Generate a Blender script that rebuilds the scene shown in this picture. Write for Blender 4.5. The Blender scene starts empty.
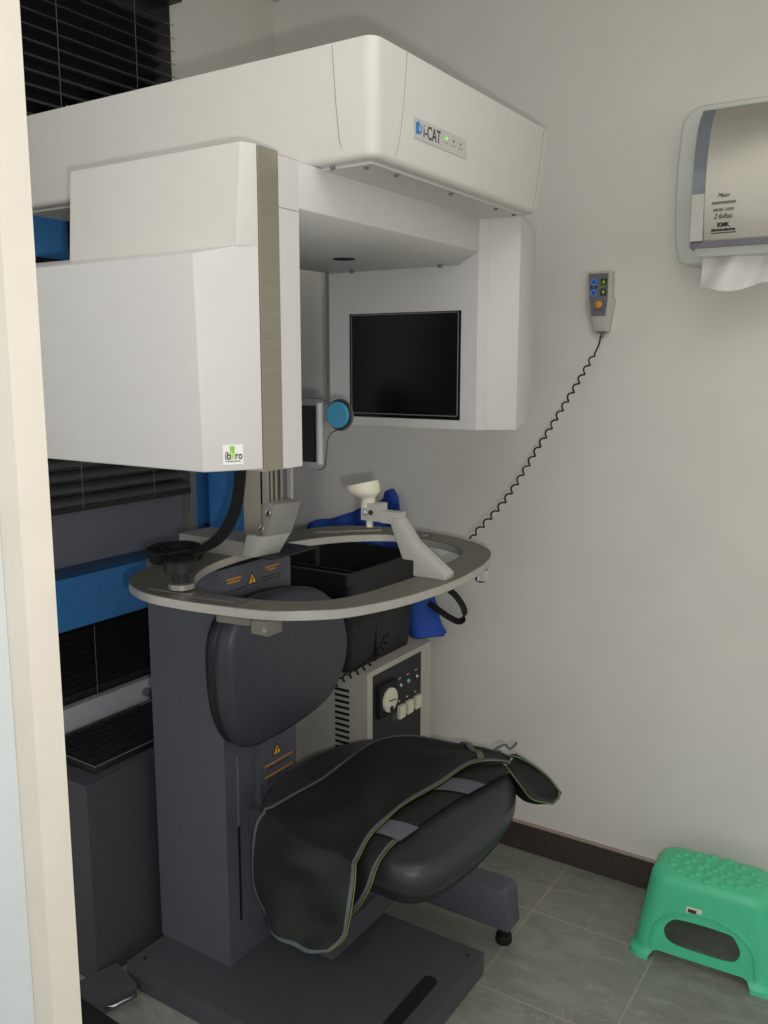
import bpy, bmesh, math, random
from mathutils import Vector, Matrix
random.seed(7)
S = bpy.context.scene
COL = S.collection
V = Vector

# ------------------------------------------------------------------ materials
def lin(c):
    return tuple((v/255/12.92 if v/255 <= .04045 else ((v/255+.055)/1.055)**2.4) for v in c)

def mat(name, rgb, rough=.5, metal=0., noise=.06, nscale=60., bump=0., bscale=200., emis=0., trans=0., ior=1.45, spec=.5):
    m = bpy.data.materials.new(name); m.use_nodes = True
    nt = m.node_tree; b = nt.nodes['Principled BSDF']
    c = lin(rgb)
    b.inputs['Roughness'].default_value = rough
    b.inputs['Metallic'].default_value = metal
    b.inputs['IOR'].default_value = ior
    b.inputs['Specular IOR Level'].default_value = spec
    if trans: b.inputs['Transmission Weight'].default_value = trans
    tc = nt.nodes.new('ShaderNodeTexCoord')
    n = nt.nodes.new('ShaderNodeTexNoise'); n.inputs['Scale'].default_value = nscale
    n.inputs['Detail'].default_value = 4
    nt.links.new(tc.outputs['Object'], n.inputs['Vector'])
    r = nt.nodes.new('ShaderNodeValToRGB')
    r.color_ramp.elements[0].position = .3; r.color_ramp.elements[1].position = .7
    r.color_ramp.elements[0].color = tuple(max(0, v*(1-noise)) for v in c)+(1,)
    r.color_ramp.elements[1].color = tuple(min(1, v*(1+noise)) for v in c)+(1,)
    nt.links.new(n.outputs['Fac'], r.inputs['Fac'])
    nt.links.new(r.outputs['Color'], b.inputs['Base Color'])
    if bump:
        n2 = nt.nodes.new('ShaderNodeTexNoise'); n2.inputs['Scale'].default_value = bscale
        nt.links.new(tc.outputs['Object'], n2.inputs['Vector'])
        bp = nt.nodes.new('ShaderNodeBump'); bp.inputs['Strength'].default_value = bump
        bp.inputs['Distance'].default_value = .002
        nt.links.new(n2.outputs['Fac'], bp.inputs['Height'])
        nt.links.new(bp.outputs['Normal'], b.inputs['Normal'])
    if emis:
        b.inputs['Emission Color'].default_value = c+(1,)
        b.inputs['Emission Strength'].default_value = emis
    return m

def brushed(name, rgb, rough=.35, axis=2, metal=.9):
    m = mat(name, rgb, rough, metal, noise=.06, nscale=1.)
    nt = m.node_tree
    n = next(x for x in nt.nodes if x.type == 'TEX_NOISE')
    mp = nt.nodes.new('ShaderNodeMapping')
    sc = [400, 400, 400]; sc[axis] = 4
    mp.inputs['Scale'].default_value = sc
    tc = next(x for x in nt.nodes if x.type == 'TEX_COORD')
    nt.links.new(tc.outputs['Object'], mp.inputs['Vector'])
    nt.links.new(mp.outputs['Vector'], n.inputs['Vector'])
    return m

M = {}
def setup_materials():
    M['wall'] = mat('wall_paint', (226,222,214), .75, noise=.025, nscale=6, bump=.15, bscale=90)
    M['ceil'] = mat('ceiling_paint', (206,204,198), .8, noise=.02, nscale=6)
    M['white'] = mat('white_enamel', (210,208,205), .42, noise=.012, nscale=30, bump=.04, bscale=700)
    M['cream'] = mat('cream_enamel', (213,211,203), .42, noise=.012, nscale=30, bump=.04, bscale=700)
    M['seam'] = mat('seam_grey', (150,148,142), .7, noise=.02)  # plain grey for panel joints and badge captions
    M['steel'] = brushed('brushed_steel', (176,170,156), .32, 1, .9)
    M['alu'] = brushed('satin_aluminium', (172,170,160), .38, 0, .75)
    M['aluplate'] = mat('anodised_plate', (118,116,105), .42, .4, noise=.05, nscale=90)
    M['grey'] = mat('grey_powder_coat', (86,88,97), .5, noise=.04, nscale=80, bump=.15, bscale=600)
    M['greyd'] = mat('dark_grey_powder_coat', (74,75,80), .5, noise=.05, nscale=80, bump=.15, bscale=600)
    M['vinyl'] = mat('dark_vinyl', (58,60,69), .38, noise=.06, nscale=50, bump=.3, bscale=260)
    M['seatv'] = mat('seat_vinyl', (47,47,51), .36, noise=.06, nscale=50, bump=.35, bscale=260)
    M['black'] = mat('black_plastic', (28,28,30), .45, noise=.1, nscale=60)
    M['blackm'] = mat('black_matte', (22,22,24), .7, noise=.1, nscale=60)
    M['rubber'] = mat('black_rubber', (20,20,21), .6, noise=.1)
    M['screen'] = mat('dark_screen', (12,12,13), .25, noise=.02, spec=.3)
    M['apron'] = mat('apron_fabric', (21,25,22), .62, noise=.16, nscale=22, bump=.3, bscale=300)
    M['trim'] = mat('apron_grey_tape', (84,92,96), .7, noise=.08, nscale=80)
    M['lime'] = mat('apron_lime_piping', (112,126,42), .6, noise=.08, nscale=80)
    M['tab'] = mat('grey_hook_tape', (88,88,96), .85, noise=.12, nscale=200)
    M['blue'] = mat('blue_laminate', (62,126,190), .5, noise=.05, nscale=40)
    M['bluec'] = mat('blue_cloth', (36,78,168), .75, noise=.14, nscale=18, bump=.2, bscale=90)
    M['disc'] = mat('turquoise_blue', (62,144,178), .45, noise=.03)
    M['plastic_clear'] = mat('clear_acrylic', (225,228,228), .08, noise=.01, trans=.92, ior=1.3, spec=.3)
    M['edge'] = mat('acrylic_edge', (176,178,176), .3, noise=.04)
    M['rimd'] = mat('acrylic_rim', (92,86,80), .3, noise=.04)
    M['ivory'] = mat('ivory_plastic', (222,217,196), .45, noise=.02)
    M['lgrey'] = mat('light_grey_plastic', (190,189,180), .5, noise=.03)
    M['mgrey'] = mat('mid_grey_plastic', (112,109,116), .5, noise=.05)
    M['dispgrey'] = mat('smoky_dispenser_plastic', (214,218,208), .3, noise=.05, nscale=20)
    M['dispwin'] = mat('dispenser_window', (118,124,128), .15, noise=.05)
    M['dispsilver'] = mat('dispenser_silver', (186,182,170), .36, .55, noise=.03, nscale=15)
    M['paper'] = mat('paper_towel', (226,222,217), .9, noise=.03, nscale=50, bump=.3, bscale=160)
    M['sticker'] = mat('white_sticker', (236,236,234), .5, noise=.01)
    M['green'] = mat('logo_green', (140,200,50), .5, noise=.03)
    M['lgreen'] = mat('logo_pale_green', (200,230,140), .5, noise=.03)
    M['maroon'] = mat('logo_maroon', (70,30,50), .5, noise=.03)
    M['ink'] = mat('black_ink', (30,30,34), .6, noise=.03)
    M['inkg'] = mat('grey_ink', (70,72,78), .6, noise=.03)
    M['orange'] = mat('orange_ink', (205,140,40), .6, noise=.03)
    M['yellow'] = mat('warning_yellow', (240,180,40), .5, noise=.03)
    M['logoblue'] = mat('logo_blue', (30,130,200), .5, noise=.03)
    M['led'] = mat('green_led', (110,255,60), .4, noise=.02, emis=.9)
    M['btnblue'] = mat('button_blue', (40,130,225), .5, noise=.03)
    M['btngreen'] = mat('button_green', (150,205,45), .5, noise=.03)
    M['btnorange'] = mat('button_orange', (235,160,35), .5, noise=.03)
    M['jamb'] = mat('cream_door_frame', (226,218,204), .5, noise=.03, nscale=14, bump=.25, bscale=40)
    M['jambs'] = mat('cream_door_frame_shade', (208,203,190), .5, noise=.03, nscale=14)
    M['leaf'] = mat('door_leaf_paint', (205,212,214), .45, noise=.02, nscale=14)
    M['chrome'] = mat('chrome', (205,205,205), .18, 1., noise=.02)
    M['slat'] = mat('black_slat', (40,43,42), .45, noise=.06, nscale=30)
    M['slatg'] = mat('grey_slat', (92,95,97), .45, noise=.06, nscale=30)
    M['glass'] = mat('window_dark', (112,114,124), .3, noise=.05, nscale=8)
    M['pane'] = mat('night_window_glass', (34,36,40), .2, noise=.05, nscale=8)
    M['sill'] = mat('sill_white', (205,205,212), .5, noise=.03)
    M['stool'] = mat('green_plastic', (80,200,150), .38, noise=.03, nscale=20)
    M['granite'] = granite()
    M['tile'] = tiles()
    M['lightgrey_case'] = mat('power_case_grey', (182,178,168), .5, noise=.03, nscale=30)
    M['skirt'] = mat('skirt_top', (168,150,140), .6, noise=.05)

def granite():
    m = mat('granite_skirting', (70,62,58), .4, noise=.5, nscale=220)
    return m

def tiles():
    m = mat('marble_floor_tile', (120,122,112), .28, noise=.1, nscale=6)
    nt = m.node_tree; b = nt.nodes['Principled BSDF']
    tc = next(x for x in nt.nodes if x.type == 'TEX_COORD')
    mp = nt.nodes.new('ShaderNodeMapping'); mp.inputs['Rotation'].default_value = (0, 0, .7); mp.inputs['Scale'].default_value = (1, 2.2, 1)
    nt.links.new(tc.outputs['Object'], mp.inputs['Vector'])
    n1 = nt.nodes.new('ShaderNodeTexNoise'); n1.inputs['Scale'].default_value = 5.5; n1.inputs['Detail'].default_value = 8; n1.inputs['Distortion'].default_value = 1.3; n1.inputs['Roughness'].default_value=.65
    nt.links.new(mp.outputs['Vector'], n1.inputs['Vector'])
    r1 = nt.nodes.new('ShaderNodeValToRGB')
    e = r1.color_ramp.elements
    e[0].position = .28; e[0].color = lin((122,124,116))+(1,)
    e[1].position = .74; e[1].color = lin((152,153,144))+(1,)
    x = e.new(.52); x.color = lin((136,138,129))+(1,)
    nt.links.new(n1.outputs['Fac'], r1.inputs['Fac'])
    # pale thin veins
    n2 = nt.nodes.new('ShaderNodeTexNoise'); n2.inputs['Scale'].default_value = 3.2; n2.inputs['Detail'].default_value = 5; n2.inputs['Distortion'].default_value = 2.2
    nt.links.new(mp.outputs['Vector'], n2.inputs['Vector'])
    r2 = nt.nodes.new('ShaderNodeValToRGB'); e = r2.color_ramp.elements
    e[0].position = .485; e[0].color = (0,0,0,1); e[1].position = .515; e[1].color = (0,0,0,1)
    x = e.new(.5); x.color = (.45,.45,.45,1)
    nt.links.new(n2.outputs['Fac'], r2.inputs['Fac'])
    mx = nt.nodes.new('ShaderNodeMix'); mx.data_type = 'RGBA'
    nt.links.new(r2.outputs['Color'], mx.inputs[0])
    nt.links.new(r1.outputs['Color'], mx.inputs[6]); mx.inputs[7].default_value = lin((168,168,158))+(1,)
    # grout grid
    sep = nt.nodes.new('ShaderNodeSeparateXYZ'); nt.links.new(tc.outputs['Object'], sep.inputs[0])
    def line(out, off, per, w):
        a = nt.nodes.new('ShaderNodeMath'); a.operation = 'SUBTRACT'; a.inputs[1].default_value = off; nt.links.new(out, a.inputs[0])
        p = nt.nodes.new('ShaderNodeMath'); p.operation = 'PINGPONG'; p.inputs[1].default_value = per/2; nt.links.new(a.outputs[0], p.inputs[0])
        l = nt.nodes.new('ShaderNodeMath'); l.operation = 'LESS_THAN'; l.inputs[1].default_value = w; nt.links.new(p.outputs[0], l.inputs[0])
        return l.outputs[0]
    lx = line(sep.outputs[0], -.495, .317, .0022); ly = line(sep.outputs[1], 1.98, .326, .0022)
    mm = nt.nodes.new('ShaderNodeMath'); mm.operation = 'MAXIMUM'; nt.links.new(lx, mm.inputs[0]); nt.links.new(ly, mm.inputs[1])
    m2 = nt.nodes.new('ShaderNodeMix'); m2.data_type = 'RGBA'
    nt.links.new(mm.outputs[0], m2.inputs[0]); nt.links.new(mx.outputs[2], m2.inputs[6]); m2.inputs[7].default_value = lin((165,156,138))+(1,)
    nt.links.new(m2.outputs[2], b.inputs['Base Color'])
    return m
setup_materials()

# ------------------------------------------------------------------ object helpers
def root(o):
    while o.parent: o = o.parent
    return o

def thing(name, label, cat, loc=(0,0,0), group=None):
    o = bpy.data.objects.new(name, None); COL.objects.link(o)
    o.location = loc; o.empty_display_size = .05
    o['label'] = label; o['category'] = cat
    if group: o['group'] = group
    return o

def tag(o, label=None, cat=None, group=None, kind=None):
    if label: o['label'] = label
    if cat: o['category'] = cat
    if group: o['group'] = group
    if kind: o['kind'] = kind
    return o

def link(name, me, m, parent=None, smooth=None):
    o = bpy.data.objects.new(name, me); COL.objects.link(o)
    mats = m if isinstance(m, (list, tuple)) else [m]
    idx = [p.material_index for p in me.polygons]
    me.materials.clear()
    for x in mats: me.materials.append(x)
    if len(mats) > 1:
        for p, i in zip(me.polygons, idx): p.material_index = min(i, len(mats)-1)
    if parent:
        off = V(root(parent).location)
        me.transform(Matrix.Translation(-off))
        o.parent = parent
    else:
        # origin at the base centre of the mesh
        xs = [v.co for v in me.vertices]
        c = V(((min(v.x for v in xs)+max(v.x for v in xs))/2, (min(v.y for v in xs)+max(v.y for v in xs))/2, min(v.z for v in xs)))
        if name not in ('floor',):
            me.transform(Matrix.Translation(-c)); o.location = c
    if smooth is not None:
        for p in me.polygons: p.use_smooth = True
        if smooth < 180:
            es = {}
            bm = bmesh.new(); bm.from_mesh(me)
            for e in bm.edges:
                e.smooth = not (len(e.link_faces) == 2 and e.calc_face_angle(0) > math.radians(smooth))
            bm.to_mesh(me); bm.free()
    return o

def bm_obj(name, bm, m, parent=None, smooth=None, recalc=True):
    if recalc: bmesh.ops.recalc_face_normals(bm, faces=bm.faces)
    me = bpy.data.meshes.new(name); bm.to_mesh(me); bm.free()
    return link(name, me, m, parent, smooth)

def bevel(bm, w, seg=2, ang=30):
    es = [e for e in bm.edges if len(e.link_faces) == 2 and e.calc_face_angle(0) > math.radians(ang)]
    bmesh.ops.bevel(bm, geom=es, offset=w, segments=seg, profile=.5, affect='EDGES', clamp_overlap=True)

def add_hexa(bm, p, mi=0):
    """8 points: bottom 4 (ccw) then top 4"""
    vs = [bm.verts.new(q) for q in p]
    for f in ((3,2,1,0),(4,5,6,7),(0,1,5,4),(1,2,6,5),(2,3,7,6),(3,0,4,7)):
        fc = bm.faces.new([vs[i] for i in f]); fc.material_index = mi
    return vs

def add_box(bm, x0, x1, y0, y1, z0, z1, mi=0):
    return add_hexa(bm, [(x0,y0,z0),(x1,y0,z0),(x1,y1,z0),(x0,y1,z0),(x0,y0,z1),(x1,y0,z1),(x1,y1,z1),(x0,y1,z1)], mi)

def box(name, x0, x1, y0, y1, z0, z1, m, parent=None, bv=0., seg=2):
    bm = bmesh.new(); add_box(bm, x0, x1, y0, y1, z0, z1)
    if bv: bevel(bm, bv, seg)
    return bm_obj(name, bm, m, parent, 35 if bv else None)

def hexa(name, pts, m, parent=None, bv=0., seg=2):
    bm = bmesh.new(); add_hexa(bm, pts); bmesh.ops.recalc_face_normals(bm, faces=bm.faces)
    if bv: bevel(bm, bv, seg)
    return bm_obj(name, bm, m, parent, 35 if bv else None)

def add_prism(bm, poly, axis, a, b, mi=0):
    """poly 2D in the two other axes (cyclic order x,y,z without axis)"""
    def mk(p, t):
        if axis == 'x': return (t, p[0], p[1])
        if axis == 'y': return (p[0], t, p[1])
        return (p[0], p[1], t)
    A = [bm.verts.new(mk(p, a)) for p in poly]; B = [bm.verts.new(mk(p, b)) for p in poly]
    n = len(poly)
    f1 = bm.faces.new(A); f2 = bm.faces.new(B[::-1])
    fs = [f1, f2]
    for i in range(n):
        fs.append(bm.faces.new([A[i], B[i], B[(i+1)%n], A[(i+1)%n]]))
    for f in fs: f.material_index = mi

def prism(name, poly, axis, a, b, m, parent=None, bv=0., seg=2, smooth=35):
    bm = bmesh.new(); add_prism(bm, poly, axis, a, b)
    bmesh.ops.recalc_face_normals(bm, faces=bm.faces)
    if bv: bevel(bm, bv, seg)
    return bm_obj(name, bm, m, parent, smooth if (bv or smooth) else None)

def spline(pts, n=8, closed=False):
    pts = [V(p) for p in pts]; out = []; N = len(pts)
    rng = range(N) if closed else range(N-1)
    for i in rng:
        if closed: p0,p1,p2,p3 = pts[(i-1)%N],pts[i],pts[(i+1)%N],pts[(i+2)%N]
        else: p0,p1,p2,p3 = pts[max(i-1,0)],pts[i],pts[i+1],pts[min(i+2,N-1)]
        for k in range(n):
            t = k/n
            out.append(.5*((2*p1)+(p2-p0)*t+(2*p0-5*p1+4*p2-p3)*t*t+(3*p1-p0-3*p2+p3)*t**3))
    if not closed: out.append(pts[-1])
    return out

def add_tube(bm, pts, r, n=8, mi=0, caps=True, flat=1.):
    pts = [V(p) for p in pts]; rings = []
    t0 = (pts[1]-pts[0]).normalized()
    up = V((0,0,1)) if abs(t0.z) < .9 else V((1,0,0))
    nrm = (up - t0*up.dot(t0)).normalized()
    for i, p in enumerate(pts):
        t = (pts[min(i+1,len(pts)-1)]-pts[max(i-1,0)]).normalized()
        nrm = (nrm - t*nrm.dot(t)).normalized(); bn = t.cross(nrm)
        rr = r[i] if isinstance(r, (list,tuple)) else r
        rings.append([bm.verts.new(p+nrm*math.cos(a)*rr*flat+bn*math.sin(a)*rr) for a in [2*math.pi*k/n for k in range(n)]])
    for A, B in zip(rings, rings[1:]):
        for k in range(n):
            f = bm.faces.new([A[k], A[(k+1)%n], B[(k+1)%n], B[k]]); f.material_index = mi; f.smooth = True
    if caps:
        bm.faces.new(rings[0][::-1]).material_index = mi; bm.faces.new(rings[-1]).material_index = mi

def tube(name, pts, r, m, parent=None, n=8, flat=1.):
    bm = bmesh.new(); add_tube(bm, pts, r, n, flat=flat)
    return bm_obj(name, bm, m, parent, 50)

def add_lathe(bm, prof, c, axis=(0,0,1), n=24, mi=0):
    """prof: list of (r, h) along axis from c"""
    ax = V(axis).normalized(); u = ax.orthogonal().normalized(); w = ax.cross(u); c = V(c); rings = []
    for r, h in prof:
        if r < 1e-6: rings.append([bm.verts.new(c+ax*h)])
        else: rings.append([bm.verts.new(c+ax*h+(u*math.cos(a)+w*math.sin(a))*r) for a in [2*math.pi*k/n for k in range(n)]])
    for A, B in zip(rings, rings[1:]):
        for k in range(n):
            a0, a1 = A[k%len(A)], A[(k+1)%len(A)]; b0, b1 = B[k%len(B)], B[(k+1)%len(B)]
            q = []
            for v in (a0, a1, b1, b0):
                if v not in q: q.append(v)
            if len(q) > 2:
                f = bm.faces.new(q); f.material_index = mi
    for R, rev in ((rings[0], True), (rings[-1], False)):
        if len(R) > 2: bm.faces.new(R[::-1] if rev else R).material_index = mi

def lathe(name, prof, c, m, parent=None, axis=(0,0,1), n=24, smooth=40):
    bm = bmesh.new(); add_lathe(bm, prof, c, axis, n)
    return bm_obj(name, bm, m, parent, smooth)

def curve_mesh(cu):
    ob = bpy.data.objects.new('tmp_curve', cu); COL.objects.link(ob)
    dg = bpy.context.evaluated_depsgraph_get(); dg.update()
    me = bpy.data.meshes.new_from_object(ob.evaluated_get(dg))
    bpy.data.objects.remove(ob); return me

def frame_matrix(o, right, up):
    r = V(right).normalized(); u = V(up); u = (u-r*u.dot(r)).normalized(); n = r.cross(u)
    return Matrix(((r.x,u.x,n.x,o[0]),(r.y,u.y,n.y,o[1]),(r.z,u.z,n.z,o[2]),(0,0,0,1)))

def plate(name, outlines, o, right, up, thick, m, parent=None, bv=0., seg=2, smooth=35):
    """flat plate with holes: first outline is outer, others holes; from o along +normal by thick"""
    cu = bpy.data.curves.new('plate', 'CURVE'); cu.dimensions = '2D'; cu.fill_mode = 'BOTH'
    for ol in outlines:
        sp = cu.splines.new('POLY'); sp.points.add(len(ol)-1)
        for p, q in zip(sp.points, ol): p.co = (q[0], q[1], 0, 1)
        sp.use_cyclic_u = True
    cu.extrude = thick/2 - bv; cu.bevel_depth = bv; cu.bevel_resolution = seg
    if bv: cu.offset = -bv
    me = curve_mesh(cu)
    me.transform(Matrix.Translation((0,0,thick/2))); me.transform(frame_matrix(o, right, up))
    if name is None: return me
    return link(name, me, m, parent, smooth)

def text_mesh(s, size, o, right, up, align='LEFT', shear=0., thick=.0003, sx=1., bold=0.):
    cu = bpy.data.curves.new('txt', 'FONT'); cu.body = s; cu.size = size; cu.align_x = align; cu.shear = shear
    cu.extrude = thick; cu.offset = bold
    cu.resolution_u = 3
    me = curve_mesh(cu)
    me.transform(Matrix.Diagonal((sx,1,1,1))); me.transform(frame_matrix(o, right, up)); return me

def text(name, s, size, o, right, up, m, parent, **k):
    return link(name, text_mesh(s, size, o, right, up, **k), m, parent)

def add_mesh(bm, me, mi=0):
    b2 = bmesh.new(); b2.from_mesh(me)
    for f in b2.faces: f.material_index = mi
    tmp = bpy.data.meshes.new('t'); b2.to_mesh(tmp); b2.free(); bm.from_mesh(tmp); bpy.data.meshes.remove(tmp)

def circ(cx, cy, r, n=24, a0=0, a1=2*math.pi, end=False):
    k = n if not end else n-1
    return [(cx+r*math.cos(a0+(a1-a0)*i/k), cy+r*math.sin(a0+(a1-a0)*i/k)) for i in range(n)]

def rrect(x0, x1, y0, y1, r, n=5):
    o = []
    for cx, cy, a in ((x1-r,y0+r,-90),(x1-r,y1-r,0),(x0+r,y1-r,90),(x0+r,y0+r,180)):
        for k in range(n+1):
            t = math.radians(a+90*k/n); o.append((cx+r*math.cos(t), cy+r*math.sin(t)))
    return o

# ------------------------------------------------------------------ the room
YW = 2.245      # wall on the right of the picture
XB = -1.84      # back wall
ZC = 2.48
def struct(o): o['kind'] = 'structure'; return o

struct(box('floor', -2.6, 4.0, -4.0, YW+.12, -.08, 0, M['tile']))
struct(box('ceiling', -1.96, 1.6, .56, YW+.12, ZC, ZC+.08, M['ceil']))
struct(box('wall_right', XB-.12, 1.6, YW, YW+.12, 0, ZC, M['wall']))
struct(box('wall_back', XB-.12, XB, .56, YW, 0, ZC, M['wall']))
bb = bmesh.new()
add_box(bb, XB, 1.6, YW-.012, YW, 0, .083, 0); add_box(bb, XB, 1.6, YW-.0125, YW, .083, .087, 1)
struct(bm_obj('baseboard_right', bb, [M['granite'], M['skirt']]))

# door frame post in the foreground and the door leaf beside it
bm = bmesh.new(); add_box(bm, -.856, -.815, .562, .600, 0, 2.42); bevel(bm, .002, 2)
post = struct(bm_obj('door_1', bm, M['jamb'], None, 35))
bm = bmesh.new(); add_box(bm, -.884, -.850, -.22, .5615, .006, 2.08)
leaf = struct(bm_obj('door_2', bm, M['leaf']))
lf = bpy.data.objects['door_2']
lk = lathe('lock_cylinder', [(.0,.008),(.008,.008),(.012,.006),(.013,0),(.012,-.001)], (-.850,.510,1.005), M['chrome'], lf, axis=(1,0,0))
lathe('keyhole', [(.0,.0088),(.004,.0088),(.004,.007)], (-.850,.510,1.005), M['maroon'], lk, axis=(1,0,0), n=12)

# window with dark pane, sill and blinds on the back wall
w = bmesh.new(); add_box(w, XB, XB+.012, .75, 1.80, 1.06, 2.36)
win = struct(bm_obj('window_1', w, M['pane']))
w = bmesh.new(); add_box(w, XB, XB+.012, .75, 1.80, .90, 1.058)
struct(bm_obj('trim_4', w, M['glass']))
w = bmesh.new(); add_box(w, XB, XB+.045, 1.782, 1.806, .60, 1.60)
struct(bm_obj('trim_1', w, M['alu']))
w = bmesh.new(); add_box(w, XB, XB+.012, .75, 1.78, .55, .77)
struct(bm_obj('window_2', w, M['pane']))
w = bmesh.new(); add_box(w, XB, XB+.03, .75, 1.78, .49, .548)
struct(bm_obj('trim_2', w, M['sill']))
lathe('window_catch', [(.012,0),(.012,.012),(.004,.016),(0,.016)], (XB+.03,1.60,.513), M['mgrey'], bpy.data.objects['trim_2'], axis=(1,0,0), n=16)
w = bmesh.new(); add_box(w, XB, XB+.008, 1.806, 2.05, .60, 1.60)
struct(bm_obj('trim_3', w, M['blue']))

def blind(label, y0, y1, z0, z1, tilt, sm, pitch, headrail, cords, rail=True, hw=.0145):
    t = thing('venetian_blind', label, 'blind', (-1.80, (y0+y1)/2, z0))
    if headrail: box('head_rail', -1.822, -1.775, y0-.004, y1+.018, z1, z1+.035, M['slat'], t, .003)
    if rail: box('bottom_rail', -1.812, -1.786, y0, y1, z0-.004, z0+.014, M['slat'], t, .003)
    n = int((z1-z0-.02)/pitch)
    for k in range(n):
        z = z0+.022+pitch*k
        bm = bmesh.new(); c, s = math.cos(tilt)*hw, math.sin(tilt)*hw
        prof = [(-c, -s), (-c*.35, -s*.35+.0022), (c*.35, s*.35+.0022), (c, s)]
        A = [bm.verts.new((-1.80+p[0], y0, z+p[1])) for p in prof]; B = [bm.verts.new((-1.80+p[0], y1, z+p[1])) for p in prof]
        for i in range(3): bm.faces.new([A[i], B[i], B[i+1], A[i+1]])
        bm_obj('slat', bm, sm, t, 60, recalc=False)
    for y in cords:
        bm = bmesh.new(); add_tube(bm, [(-1.7805,y,z0+.004),(-1.7805,y,z1)], .0008, 6)
        bm_obj('cord', bm, M['mgrey'], t, 50)
    return t
blind('black venetian blind on the back wall, hanging above and behind the white scanner', .80, 1.775, 1.05, 2.325, math.radians(-25), M['slatg'], .0315, True, (1.405,1.636), hw=.0195)
blind('low dark venetian blind just above the white sill behind the keyboard', .80, 1.745, .555, .755, math.radians(52), M['slat'], .0175, False, (1.417,), rail=False)

t = thing('ledge_box', 'blue laminate ledge between the two blinds, under the grey window pane', 'ledge', (-1.78,1.25,.765))
box('front_panel', -1.786, -1.766, .85, 1.76, .764, .893, M['blue'], t, .002)
box('top_board', XB+.013, -1.764, .85, 1.76, .893, .905, mat('dark_blue_top',(34,66,104),.5), t, .002)

G0 = -1.60
t = thing('blue_box', 'small blue box with dark edges at the left, behind the white detector housing', 'box', (-1.76,1.25,1.632))
box('body', -1.77, -1.742, 1.08, 1.372, 1.636, 1.758, M['blue'], t, .003)
bm = bmesh.new()
for a in ((1.075,1.377,1.630,1.636),(1.075,1.377,1.758,1.764),(1.372,1.378,1.630,1.764),(1.073,1.08,1.630,1.764)):
    add_box(bm, -1.772, -1.738, a[0], a[1], a[2], a[3])
bm_obj('edge_frame', bm, M['black'], t)
box('hanger', -1.742, G0, 1.20, 1.26, 1.735, 1.75, M['black'], t)

# ------------------------------------------------------------------ scanner
SC = thing('dental_scanner', 'white and grey cone beam dental scanner with overhead arm on a grey column', 'scanner', (-1.25,1.45,0))
# floor base
bm = bmesh.new(); add_box(bm, -1.477, -.808, 1.215, 1.686, .004, .06); bevel(bm, .004, 2)
bp = bm_obj('base_plate', bm, M['greyd'], SC, 35)
for x, y in ((-.835,1.655),(-1.45,1.245),(-.835,1.245),(-1.45,1.655)):
    lathe('screw', [(0,.0612),(.004,.0612),(.0045,.0595)], (x,y,0), M['black'], bp, n=12)
bm = bmesh.new(); add_prism(bm, rrect(-.880,-.848,1.26,1.545,.014), 'z', .06, .0640)
tr = bm_obj('tread_strip', bm, M['rubber'], bp, 35)
tr.rotation_euler = (0,0,0)
# column
cl = bmesh.new(); add_box(cl, -1.484, -1.266, 1.33, 1.567, .06, .976); bevel(cl, .006, 3)
col_ = bm_obj('column', cl, M['grey'], SC, 35)
box('rail_slot', -1.268, -1.2642, 1.366, 1.372, .155, .385, M['black'], col_)
box('rail_slot', -1.268, -1.2640, 1.3665, 1.3715, .385, .55, M['mgrey'], col_)
box('front_cover', -1.266, -1.252, 1.428, 1.560, .40, .60, M['grey'], col_, .003)
def warning(z, y, x, k, parent, sz=.024):
    bm = bmesh.new()
    add_prism(bm, [(y-sz*.62,z),(y+sz*.62,z),(y,z+sz*1.05)], 'x', x, x+.0006, 0)
    add_prism(bm, [(y-sz*.46,z+sz*.09),(y+sz*.46,z+sz*.09),(y,z+sz*.86)], 'x', x+.0006, x+.0012, 1)
    add_prism(bm, [(y-.0012,z+sz*.32),(y+.0012,z+sz*.32),(y+.0018,z+sz*.62),(y-.0018,z+sz*.62)], 'x', x+.0012, x+.0016, 0)
    add_prism(bm, circ(y, z+sz*.2, .0015, 8), 'x', x+.0012, x+.0016, 0)
    return bm_obj(k, bm, [M['ink'], M['yellow']], parent)
lb = bmesh.new(); add_box(lb, -1.2662, -1.2652, 1.338, 1.560, .905, .972); lab = bm_obj('warning_label', lb, M['grey'], col_)
warning(.928, 1.432, -1.265, 'warning_symbol', lab, .026)
def caution(rows, x, parent):
    bm = bmesh.new()
    for y0, y1, z, mi in rows:
        yy = y0
        while yy < y1:
            wd = random.uniform(.004,.010); h_ = .002 if mi == 0 else .0009
            add_box(bm, x-.0002, x+.0008, yy, min(yy+wd, y1), z-h_, z+h_, mi); yy += wd+.0013
    return bm_obj('caution_text', bm, [M['orange'], M['ink']], parent)
caution(((1.352,1.398,.951,0),(1.355,1.392,.944,0),(1.345,1.412,.925,1)), -1.2652, lab)
caution(((1.478,1.524,.955,0),(1.486,1.512,.948,0),(1.462,1.535,.934,1),(1.466,1.528,.927,1)), -1.2652, lab)
fc = [o for o in bpy.data.objects if o.name == 'front_cover'][0]
warning(.513, 1.489, -1.252, 'warning_symbol', fc, .026)
caution(((1.446,1.545,.497,0),(1.455,1.535,.488,1)), -1.252, fc)
caution(((1.446,1.545,.470,0),(1.452,1.540,.461,1),(1.452,1.530,.454,1)), -1.252, fc)
# mast behind, carrying the overhead arm
box('mast', -1.80, -1.66, 1.86, 2.06, 0.0, 1.68, M['blue'], SC, .004)
hexa('mast_bracket', [(-1.755,1.62,1.68),(-1.56,1.62,1.68),(-1.56,1.95,1.68),(-1.755,1.95,1.68),(-1.755,1.62,1.705),(-1.56,1.62,1.705),(-1.56,1.95,1.705),(-1.755,1.95,1.705)], M['grey'], SC, .004)
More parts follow.
